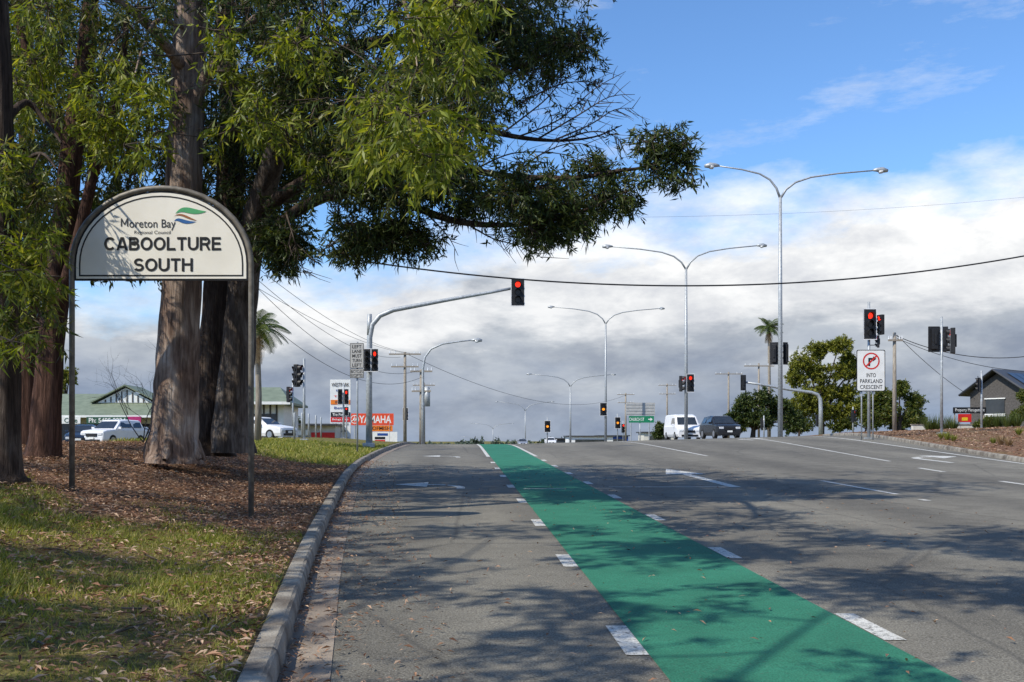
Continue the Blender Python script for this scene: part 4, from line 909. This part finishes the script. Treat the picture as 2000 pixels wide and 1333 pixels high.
# ------------------------------------------------------------------ buildings
M['roofgreen']=mat('sage_green_metal_roof',(.20,.235,.16),(.15,.18,.12),1.5,.6,stretch=(1,1,1)); M['wallcream']=mat('cream_painted_wall',(.62,.60,.53),(.52,.50,.44),1.5,.8)
M['walldark']=mat('dark_grey_brick',(.10,.092,.088),(.065,.06,.056),8,.9,.3); M['window']=mat('dark_shop_glass',(.03,.035,.04),(.05,.055,.06),1,.08,spec=.8)
M['pink']=mat('magenta_sign',(.45,.03,.16),None,4,.5); M['trimgreen']=mat('dark_green_fascia',(.03,.10,.06),None,4,.5); M['roofdark']=mat('dark_roof_sheeting',(.06,.062,.068),None,3,.5)
def gable_building(label,x0,x1,y0,depth,zb,ze,zr,gx,roof,wall,battens=False,name='shop_building'):
    e=thing(name,label,'building',(x0,y0,zb)); W=x1-x0; he=ze-zb; hr=zr-zb
    part(e,'wall',mesh_of('wall',MB().box((W/2,depth/2,he/2-.5),(W,depth,he+1)),[wall]))
    ov=.8; m=MB(); V=[(-ov,-ov-.6,he),(W+ov,-ov-.6,he),(W-1,depth/2,hr),(1,depth/2,hr),(W+ov,depth+ov,he),(-ov,depth+ov,he)]
    m.add(V+[(v[0],v[1],v[2]-.18) for v in V],[(0,1,2,3),(2,4,5,3),(0,3,5),(1,4,2),(7,6,11,10),(0,6,7,1),(1,7,10,4),(4,10,11,5),(5,11,6,0)]); 
    part(e,'roof',mesh_of('roof',m,[roof]))
    part(e,'gutter_board',mesh_of('gutter_board',MB().box((W/2,-ov-.7,he-.08),(W+1.6,.12,.24)),[M['signwhite']]))
    if battens:
        for k in range(int(W/.55)): part(e,'batten',mesh_of('batten',MB().box((.2+k*.55,-.04,he-.75),(.14,.06,1.3)),[M['walldark']]))
    for g0,g1,gh,hb in gx:
        w=g1-g0; c=(g0+g1)/2; fr=(hb-he)/(hr-he+1e-6); yf=-ov-.6+fr*(depth/2+ov+.6)-.3
        g=part(e,'gable',mesh_of('gable',MB().plate([(g0+.2,hb-.1),(g1-.2,hb-.1),(c,hb+gh-.2)],yf-.2,yf),[M['signwhite']]))
        for k in range(int(w/.6)):
            xx=g0+.5+k*.6; hh=(1-abs(xx-c)/(w/2))*gh-.3
            if hh>.1: part(g,'batten',mesh_of('batten',MB().box((xx,yf-.23,hb+hh/2-.05),(.14,.05,hh)),[M['walldark']]))
        m=MB(); V=[(g0-.4,yf-.7,hb-.15),(c,yf-.7,hb+gh),(g1+.4,yf-.7,hb-.15),(g0-.4,depth/2+2,hb-.15),(c,depth/2+2,hb+gh),(g1+.4,depth/2+2,hb-.15)]
        T=[(a,b,c_+.15) for a,b,c_ in V]; m.add(V+T,[(0,3,4,1),(1,4,5,2),(9,6,7,10),(10,7,8,11),(0,1,7,6),(1,2,8,7)]); 
        part(e,'gable_roof',mesh_of('gable_roof',m,[roof]))
    n=max(1,int(W/3))
    for k in range(n):
        part(e,'window',mesh_of('window',MB().box(((k+.5)*W/n,-.02,he*.4),(W/n*.8,.08,he*.7)),[M['window']]))
        part(e,'veranda_post',mesh_of('veranda_post',MB().box((k*W/n+.1,-1.25,he/2-.3),(.14,.14,he+.2)),[M['signwhite']]))
    return e
zb=gz(-35,110); X0=-50
e=gable_building('long shop building with sage green roof and white battened gables',X0,-26,110,14,zb,4.2,6.9,[(-40.1-X0,-33.4-X0,1.75,Z(783,110)-zb)],M['roofgreen'],M['wallcream'])
def wallsign(e,x,z,w,h,m,y=-1.65): part(e,'shop_sign',mesh_of('shop_sign',MB().box((x,y,z),(w,.08,h)),[m]))
def wx(px): return (px-895)*.055-X0
wallsign(e,wx(220),Z(822,110)-zb,4.4,.7,M['trimgreen']); text(e,'Ph: 5495 2224',3.9,.5,(wx(220),-1.71,Z(822,110)-zb),M['signwhite'],.015)
wallsign(e,wx(272),Z(824,110)-zb,1.4,1.0,M['pink']); wallsign(e,wx(150),Z(822,110)-zb,2.0,.7,M['signwhite']); text(e,'Care',1.4,.5,(wx(150),-1.71,Z(822,110)-zb),M['trimgreen'],.015)
zb2=gz(-16,88)
gable_building('small green roofed shop with white battened front',-20.2,-15.0,88,8,zb2,Z(787,88),Z(752,88),[],M['roofgreen'],M['signwhite'],True)
# house on the right
cxh,cyh=46.7,84.4; zb=gz(43,80)-.4; e=thing('house','dark brick house with gable roof and solar panels','house',(cxh,cyh,zb),math.radians(35))
Lh,Wh,he,hr=9,4.3,Z(764,80)-zb,Z(722,80)-zb
part(e,'wall',mesh_of('wall',MB().box((0,0,he/2),(Lh,Wh,he)).add([(-Lh/2,-Wh/2,he),(-Lh/2,Wh/2,he),(-Lh/2,0,hr-.2),(Lh/2,-Wh/2,he),(Lh/2,Wh/2,he),(Lh/2,0,hr-.2)],[(0,2,1),(3,4,5)]),[M['walldark']]))
m=MB(); o=.6; th=.16; V=[(-Lh/2-o,-Wh/2-o,he-.25),(Lh/2+o,-Wh/2-o,he-.25),(Lh/2+o,0,hr),(-Lh/2-o,0,hr),(Lh/2+o,Wh/2+o,he-.25),(-Lh/2-o,Wh/2+o,he-.25)]
m.add(V+[(a,b,c+th) for a,b,c in V],[(3,2,1,0),(5,4,2,3),(6,7,8,9),(9,8,10,11),(0,1,7,6),(4,5,11,10),(0,6,9,3),(3,9,11,5),(1,2,8,7),(2,4,10,8)])
part(e,'roof',mesh_of('roof',m,[M['roofdark']]))
part(e,'barge_board',mesh_of('barge_board',MB().tube([(-Lh/2-o-.03,-Wh/2-o,he-.2),(-Lh/2-o-.03,0,hr+.08),(-Lh/2-o-.03,Wh/2+o,he-.2)],.10,4),[M['roofdark']]))
M['solar']=mat('solar_panel',(.03,.045,.075),(.02,.03,.055),3,.3)
sl=(hr-he+.25)/(Wh/2+o)
for k in range(4):
    x0=-3.9+k*1.15; y0=-2.1;y1=-.5
    f=lambda yy:hr+th+sl*yy+.08
    part(e,'solar_panel',mesh_of('solar_panel',MB().add([(x0,y0,f(y0)),(x0+1.05,y0,f(y0)),(x0+1.05,y1,f(y1)),(x0,y1,f(y1)),(x0,y0,f(y0)-.07),(x0+1.05,y0,f(y0)-.07)],[(0,1,2,3),(4,5,1,0)]),[M['solar']]))
def hwin(c,d,fr):
    wn=part(e,'window',mesh_of('window',MB().box(c,d),[M['window']]))
    for b in fr: part(wn,'frame',mesh_of('frame',MB().box(*b),[M['signwhite']]))
for xx,w_ in ((-2.8,1.5),(.2,1.5),(2.8,1.6)):
    zz=he*.66; hwin((xx,-Wh/2-.03,zz),(w_,.06,1.5),[((xx,-Wh/2-.07,zz+.78),(w_+.16,.1,.08)),((xx,-Wh/2-.07,zz-.78),(w_+.16,.12,.08)),((xx,-Wh/2-.08,zz),(.06,.06,1.46))])
for zz in (he*.66,he*.25): hwin((-Lh/2-.03,.1,zz),(.06,1.5,1.2),[((-Lh/2-.07,.1,zz+.63),(.1,1.66,.08)),((-Lh/2-.07,.1,zz-.63),(.1,1.66,.08))])
x=(1845-895)*.036; e=thing('garden_wall','low pale rendered garden wall beside the side street','wall',(x,72,gz(x,72)-.2)); part(e,'wall',mesh_of('wall',MB().box((0,0,.3),(4.6,.3,.6)),[M['wallcream']]),bev=.02); part(e,'coping',mesh_of('coping',MB().box((0,0,.63),(4.7,.38,.06)),[M['concrete']]))
D=70; x=(1893-895)*D/2000; z=gz(x,D); e=thing('real_estate_board','black and red property management board beside the house','sign',(x,D,z)); org=(x,D,z)
for dx in (-1,1): part(e,'post',mesh_of('post',MB().tube([(dx,0,-.1),(dx,0,Z(797,D)-z)],.05,6),[M['timber']]))
plate_sign(1860,1925,796,808,D,e,org,M['ink'],'backing_plate'); plate_sign(1870,1896,809,825,D,e,org,M['sign_red'],'lower_plate')
M['yellow']=mat('yellow_sign',(.75,.5,.02),None,4,.5)
text(e,'Property Management',2.0,.28,(.0,-.095,Z(802,D)-z),M['signwhite'],.0)
part(e,'printed_panel',mesh_of('printed_panel',MB().box((-.35,-.1,Z(819,D)-z),(.4,.01,.22)),[M['yellow']]))
# left commercial signs
M['orange']=mat('orange_red_sign',(.80,.085,.03),None,3,.45); M['orange2']=mat('orange_sign',(.85,.22,.02),None,3,.45); M['blue']=mat('blue_sign',(.02,.07,.30),None,3,.45)
D=110; x=(665-895)*D/2000; z=gz(x,D); e=thing('shop_pylon_sign','tall white pylon sign listing many shops','sign',(x,D,z)); org=(x,D,z)
part(e,'pylon',mesh_of('pylon',MB().box((0,.1,(Z(742,D)-z)/2),(2.2,.3,Z(742,D)-z)),[M['signwhite']]),bev=.02)
rows=[('WESTPARK',752,2.1,.55,'charcoal',None),('IND',763,1.0,.3,'blue',None),('The Potters',810,1.9,.4,'signwhite','ink'),('Betta',797,1.5,.35,'blue',None),('ALMAC MOTORS',829,2.0,.3,'ink',None),('Beluga Bros',820,1.9,.35,'signwhite','sign_red'),('CO BOOF',858,1.9,.5,'blue',None),('HAIR',842,1.4,.35,'ink',None),('Tyres',775,1.6,.35,'sign_red',None),('Bait',786,1.2,.35,'charcoal','orange2')]
for t,py,w_,h_,c,bg in rows:
    zz=Z(py,D)-z
    if bg: part(e,'shop_panel',mesh_of('shop_panel',MB().box((0,-.07,zz),(2.08,.03,.5)),[M[bg]]))
    text(e,t,w_*.9,h_*.75,(0,-.095,zz),M[c],.01)
D=118; x=(727-895)*D/2000; z=gz(x,D); e=thing('shop_billboard','orange red shop billboard with white lettering and smaller boards','sign',(x,D,z)); org=(x,D,z)
for dx in (-2,2): part(e,'post',mesh_of('post',MB().tube([(dx,0,-.1),(dx,0,Z(810,D)-z)],.1,8),[M['steel']]))
plate_sign(686,769,808,831,D,e,org,M['orange']); text(e,'YAMAHA',3.7,.85,(.35,-.095,Z(819.5,D)-z),M['signwhite'],.022)
mb=MB(); n=20
for rr0,rr1 in ((.5,.42),(.2,.12)):
    V=[(-2.0+rr*math.cos(2*math.pi*k/n),-.095,Z(819.5,D)-z+rr*math.sin(2*math.pi*k/n)) for rr in (rr0,rr1) for k in range(n)]; mb.add(V,[(k,(k+1)%n,(k+1)%n+n,k+n) for k in range(n)])
for k in range(3):
    a=math.radians(90+120*k); mb.tube([(-2.0,-.097,Z(819.5,D)-z),(-2.0+.42*math.cos(a),-.097,Z(819.5,D)-z+.42*math.sin(a))],.035,4)
part(e,'emblem',mesh_of('emblem',mb,[M['signwhite']]))
plate_sign(724,767,831.5,843,D,e,org,M['orange2'],'lower_plate'); text(e,'OFMISH',2.1,.4,(1.05,-.095,Z(837,D)-z),M['ink'],.015)
plate_sign(727,776,844,866,D,e,org,M['signwhite'],'lower_plate'); 
for py,c in ((849,'blue'),(856,'ink'),(862,'sign_red')): part(e,'printed_panel',mesh_of('printed_panel',MB().box((.9+.3*(py%2),-.1,Z(py,D)-z),(1.2,.01,.28)),[M[c]]))
D=105; x=(612-895)*D/2000; z=gz(x,D); e=thing('shop_building','low grey shop with red and white sign panels','building',(x,D,z))
part(e,'wall',mesh_of('wall',MB().box((0,3,.9),(4.5,6,2.6)),[M['wallcream']])); part(e,'roof',mesh_of('roof',MB().box((0,2.7,2.3),(5,7.2,.2)),[M['roofdark']]),bev=.03)
part(e,'shop_sign',mesh_of('shop_sign',MB().box((1.0,-.1,1.0),(2.4,.1,1.0)),[M['sign_red']])); part(e,'shop_sign',mesh_of('shop_sign',MB().box((-1.2,-.1,1.5),(1.8,.1,.5)),[M['signwhite']]))
part(e,'window',mesh_of('window',MB().box((-1.2,-.05,.6),(1.6,.1,1.0)),[M['window']]))
for px,D,w,h,mm,l in ((1150,210,9,1.6,'signwhite','low white distant roadside shop'),(1195,220,6,1.6,'blue','low distant shop with blue front'),(1282,200,6,1.8,'wallcream','low cream distant roadside shop'),(1098,250,7,1.4,'walldark','low dark distant roadside shop')):
    x,y,z=at(px,D); z=max(z,Z(866,D)-.4); e=thing('shop_building',l,'building',(x,y,z))
    part(e,'wall',mesh_of('wall',MB().box((0,0,h/2-1),(w,6,h+2)),[M[mm]])); part(e,'roof',mesh_of('roof',MB().box((0,0,h+.12),(w+.8,6.8,.22)),[M['roofdark']])); part(e,'window',mesh_of('window',MB().box((0,-3.05,h*.45),(w*.7,.08,h*.4)),[M['window']]))
for k,(px,D) in enumerate(((575,50),(590,53),(603,56),(617,60),(627,64))):
    x,y,z=at(px,D); e=thing('bollard','slim grey steel bollard post on the verge','bollard',(x,y,z),0,'bollard posts on the verge'); part(e,'post',mesh_of('post',MB().tube([(0,0,-.1),(0,0,1.3),(0,0,1.33)],[.05,.05,.03],8),[M['steel']],True))

# ------------------------------------------------------------------ right side vegetation
def broad(label,px,pb,D,blobs,lm,n,leaf,name='broad_tree',trunk='bark_dark',r=.3,ns=14,per=20,cr=.28):
    x=(px-895)*D/2000; zb=gz(x,D); b=np.array([x,D,zb-.1]); w=Wood(); cl=[]
    cz=np.mean([Z(q_[1],D) for q_ in blobs])
    w.limb([b,b+[.1,0,(cz-zb)*.4],[x+.2,D,cz]],[r,r*.75,r*.35],8,0,.05)
    for (bx,by,br) in blobs:
        c=np.array([(bx-895)*D/2000,D+rng.normal()*br*D/2000*.5,Z(by,D)]); R=br*D/2000
        w.limb([b+[.1,0,(cz-zb)*.35],(b+[0,0,(cz-zb)*.6]+c)/2,c],[r*.5,r*.3,r*.1],6,0)
        for _ in range(n):
            d=unit(rng.normal(size=3)); p=c+d*R*rng.uniform(.25,1.0)*np.array([1,1,.8]); cl.append((*p,R*cr*rng.uniform(.5,1.3)))
    return foliage_tree(label,M[trunk],w,[(cl,ns,per,leaf*1.6,leaf,leaf*.42,.15,lm)],b,False,'tree',name)
broad('spreading yellow green tree beyond the road',1605,840,115,[(1568,705,24),(1600,682,20),(1635,678,22),(1660,700,20),(1555,735,22),(1595,725,26),(1640,730,26),(1672,725,16),(1570,770,22),(1610,765,22),(1655,765,22),(1580,800,30),(1625,805,30),(1660,800,26)],M['leaf_yellow'],16,.28,ns=13,per=18,cr=.34)
broad('dark green bushy tree beyond the road',1470,840,105,[(1455,790,24),(1490,780,22),(1440,815,20),(1480,815,28),(1520,800,26),(1545,825,22)],M['leaf_dark'],14,.28)
broad('rounded green tree behind the traffic island',1755,835,112,[(1730,775,20),(1765,762,20),(1790,785,16),(1740,805,24),(1780,812,22),(1705,795,20),(1700,820,18)],M['leaf_mid'],15,.28,ns=13,per=18,cr=.33)
broad('dense green bushes growing beyond the road',1560,845,122,[(1440,825,20),(1500,815,22),(1545,805,24),(1570,825,20)],M['leaf_mid'],13,.30,'bush',r=.15)
broad('dense green bushes growing behind the traffic island',1690,845,124,[(1640,825,22),(1680,800,24),(1700,780,18),(1720,815,24),(1800,822,20),(1760,830,20)],M['leaf_mid'],13,.30,'bush',r=.15)
broad('low green shrub beyond the road',1420,850,110,[(1425,825,12),(1440,832,12)],M['leaf_dark'],10,.25,'shrub',r=.08)
broad('leafy shrub beside the house',2000,825,66,[(1988,815,14),(2004,806,18),(2024,800,22),(2002,772,10)],M['leaf_mid'],10,.14,'shrub',r=.06)
broad('low green shrub beside the house',1930,830,66,[(1915,828,8),(1932,824,10),(1950,828,9)],M['leaf_mid'],9,.13,'shrub',r=.05)
broad('slim dark conifer beyond the road',1287,855,150,[(1288,835,8),(1288,848,10)],M['leaf_dark'],12,.3,'conifer',r=.1)
broad('dark green shrub behind the shops',560,840,130,[(548,822,12),(575,826,12),(560,838,16)],M['leaf_dark'],12,.3,'shrub')
broad('green bushy tree behind the shops',125,800,130,[(115,745,20),(135,735,14),(100,765,22)],M['leaf_yellow'],10,.35)
def tuft(px,py,D,h,n,lab,mm='grass'):
    x=(px-895)*D/2000; z=gz(x,D); e=thing('grass_tuft',lab,'plant',(x,D,z),0,'tufts of grass on the traffic island')
    a=rng.uniform(0,2*math.pi,n); sp=rng.uniform(.1,1,n)*.8; hh=h*rng.uniform(.5,1.1,n)
    b=np.stack([np.cos(a)*.15*h,np.sin(a)*.15*h,np.zeros(n)],1); t=b+np.stack([np.cos(a)*sp*hh,np.sin(a)*sp*hh,hh],1); s=np.stack([-np.sin(a),np.cos(a),np.zeros(n)],1)*.02
    V=np.stack([b-s,b+s,t],1).reshape(-1,3); part(e,'blades',np_mesh('blades',V,np.arange(3*n).reshape(-1,3),[M[mm]]))
for px,D,h in ((1850,44,.38),(1862,43,.3),(1838,45,.3),(1955,39,.4),(1970,38,.32),(1940,40,.25),(1990,46,.35)): tuft(px,0,D,h,110,'clump of dry yellowing grass on mulched traffic island','dead' if rng.random()<.4 else 'grass')
for px,D,h in ((1815,70,1.1),(1830,70,1.2),(1846,68,1.0),(1862,66,.9),(1930,66,.9),(1950,64,1.0),(1968,62,.9),(1985,62,1.0)): tuft(px,0,D,h,160,'spiky green strap leaved plant behind the kerb','palm')
n=9000; y=rng.uniform(28,64,n); x=rx(y)+.25+rng.uniform(0,12,n); litter(np.stack([x,y,right_z(x,y)],1),.08,.2,'island_mulch')
def palm(label,px,pcrown,D,nf,fl,r,dead=3):
    x=(px-895)*D/2000; zb=gz(x,D); zt=Z(pcrown,D); e=thing('palm_tree',label,'palm tree',(x,D,zb)); h=zt-zb
    part(e,'trunk',mesh_of('trunk',MB().tube([(0,0,-.2),(.05,0,h*.4),(0,0,h*.8),(0,0,h)],[r,r*.8,r*.7,r*.8],10),[M['timber']],True))
    for mm,cnt,el0,el1,nm in (('palm',nf,-.25,1.2,'crown'),('dead',dead,-1.4,-.9,'dead_frond')):
        Vs=[]
        for f in range(cnt):
            a=f*2.4+rng.normal()*.15; el=rng.uniform(el0,el1); P=[];p=np.array([0,0,h]);d=np.array([math.cos(a)*math.cos(el),math.sin(a)*math.cos(el),math.sin(el)])
            for k in range(10): P.append(p.copy()); p=p+d*fl/10; d=unit(d+np.array([0,0,-.17]))
            for k in range(1,10):
                t=unit(P[k]-P[k-1]); sd=unit(np.cross(t,[0,0,1.])+1e-4)
                for u in (0,.33,.66):
                    q0=P[k-1]*(1-u)+P[k]*u; ll=fl*.24*math.sin(math.pi*min(.96,(k+u)/10.5))+.05
                    for s in (-1,1):
                        dr_=unit(sd*s+t*.5+np.array([0,0,-.55])); tp=q0+dr_*ll; ww=t*.03*fl/2
                        Vs+=[q0-ww,q0+ww,tp+ww*.2,tp-ww*.2]
        V=np.array(Vs); part(e,nm,np_mesh(nm,V,np.arange(len(V)).reshape(-1,4),[M[mm]]))
palm('tall thin palm tree rising above the treetops',1502,640,120,30,2.1,.22,5)
palm('broad fronded palm behind the gum trees',503,640,42,20,1.7,.16,3)
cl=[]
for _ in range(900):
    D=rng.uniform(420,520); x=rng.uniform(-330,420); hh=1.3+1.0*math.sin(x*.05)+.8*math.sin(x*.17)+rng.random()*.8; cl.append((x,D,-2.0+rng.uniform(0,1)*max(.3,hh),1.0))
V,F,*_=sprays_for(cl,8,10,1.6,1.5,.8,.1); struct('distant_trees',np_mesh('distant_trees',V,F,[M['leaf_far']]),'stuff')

# ------------------------------------------------------------------ world, sun, camera
sv=Vector((-.60,-.42,.74)).normalized()
w=bpy.data.worlds.new('World'); scene.world=w; w.use_nodes=True; nt=w.node_tree; N=nt.nodes.new; L=nt.links.new
bg=nt.nodes['Background']; bg.inputs['Strength'].default_value=.1
sky=N('ShaderNodeTexSky'); sky.sky_type='NISHITA'; sky.sun_disc=False; sky.sun_elevation=math.asin(sv.z); sky.sun_rotation=math.atan2(sv.x,sv.y)%(2*math.pi)
sky.air_density=1.0; sky.dust_density=.3; sky.ozone_density=2.5
tc=N('ShaderNodeTexCoord'); sp=N('ShaderNodeSeparateXYZ'); L(tc.outputs['Generated'],sp.inputs[0])
def mth(op,a,b=None,c=None,clamp=False):
    n=N('ShaderNodeMath'); n.operation=op; n.use_clamp=clamp
    for i,v in enumerate((a,b,c)):
        if v is None: continue
        if isinstance(v,(int,float)): n.inputs[i].default_value=v
        else: L(v,n.inputs[i])
    return n.outputs[0]
def wn(scale,st,detail=8,rough=.55,loc=(0,0,0),dist=0.0):
    mp=N('ShaderNodeMapping'); mp.inputs['Scale'].default_value=st; mp.inputs['Location'].default_value=loc; L(tc.outputs['Generated'],mp.inputs[0])
    n=N('ShaderNodeTexNoise'); n.inputs['Scale'].default_value=scale; n.inputs['Detail'].default_value=detail; n.inputs['Roughness'].default_value=rough; n.inputs['Distortion'].default_value=dist; L(mp.outputs[0],n.inputs['Vector']); return n.outputs['Fac']
def ramp(f,els):
    r=N('ShaderNodeValToRGB'); e=r.color_ramp.elements
    while len(e)<len(els): e.new(.5)
    for i,(p,c) in enumerate(els): e[i].position=p; e[i].color=(*c,1) if len(c)==3 else c
    L(f,r.inputs[0]); return r.outputs[0]
zz=sp.outputs[2]; xx=sp.outputs[0]
n1=wn(4.2,(1,1,2.4),10,.6); n2=wn(11,(1,1,2.2),10,.62,loc=(3,1,0),dist=.2); n3=wn(4.5,(1,1,3.2),9,.58,loc=(7,2,1))
edge=mth('ADD',mth('ADD',.205,mth('MULTIPLY',xx,.12)),mth('MULTIPLY',mth('SUBTRACT',n1,.5),.24))
cov=mth('DIVIDE',mth('SUBTRACT',edge,zz),.06,None,True)
wis=mth('MULTIPLY',mth('DIVIDE',mth('SUBTRACT',wn(5,(1,1,4),10,.66,(1,5,2)),.55),.18,None,True),.38)
cov=mth('MAXIMUM',cov,wis)
K=10.0
hz=mth('ADD',mth('DIVIDE',zz,.26),mth('MULTIPLY',mth('SUBTRACT',n3,.5),.95),None,True)
hcol=ramp(hz,[(0,(.29*K,.36*K,.49*K)),(.24,(.37*K,.42*K,.51*K)),(.36,(.50*K,.54*K,.60*K)),(.46,(.84*K,.85*K,.87*K)),(.75,(1.0*K,1.0*K,1.0*K))])
sh=ramp(n2,[(.36,(.78,.80,.84)),(.47,(.94,.95,.96)),(.58,(1.1,1.1,1.09))])
def mul(a,b,f=1.0,bt='MULTIPLY'):
    m=N('ShaderNodeMixRGB'); m.blend_type=bt
    if isinstance(f,float): m.inputs[0].default_value=f
    else: L(f,m.inputs[0])
    for i,v in ((1,a),(2,b)):
        if isinstance(v,tuple): m.inputs[i].default_value=v
        else: L(v,m.inputs[i])
    return m.outputs[0]
cc=mul(hcol,sh)
skyc=mul(sky.outputs[0],(1.2,1.6,2.0,1))
L(mul(skyc,cc,cov,'MIX'),bg.inputs['Color'])
su=bpy.data.lights.new('sun','SUN'); su.energy=5.0; su.angle=math.radians(.5); su.color=(1,.93,.80); so=bpy.data.objects.new('sun',su); COL.objects.link(so); so.rotation_euler=sv.to_track_quat('Z','Y').to_euler(); so.location=(-20,-15,30)
cam=bpy.data.cameras.new('camera'); cam.lens=36; cam.sensor_width=36; cam.shift_x=.0525; cam.shift_y=.09775; cam.clip_end=20000; cam.clip_start=.1
co=bpy.data.objects.new('camera',cam); COL.objects.link(co); co.location=(0,0,1.5); co.rotation_euler=(math.pi/2,0,0); scene.camera=co
scene.view_settings.view_transform='Standard'; scene.view_settings.look='None'; scene.view_settings.exposure=0
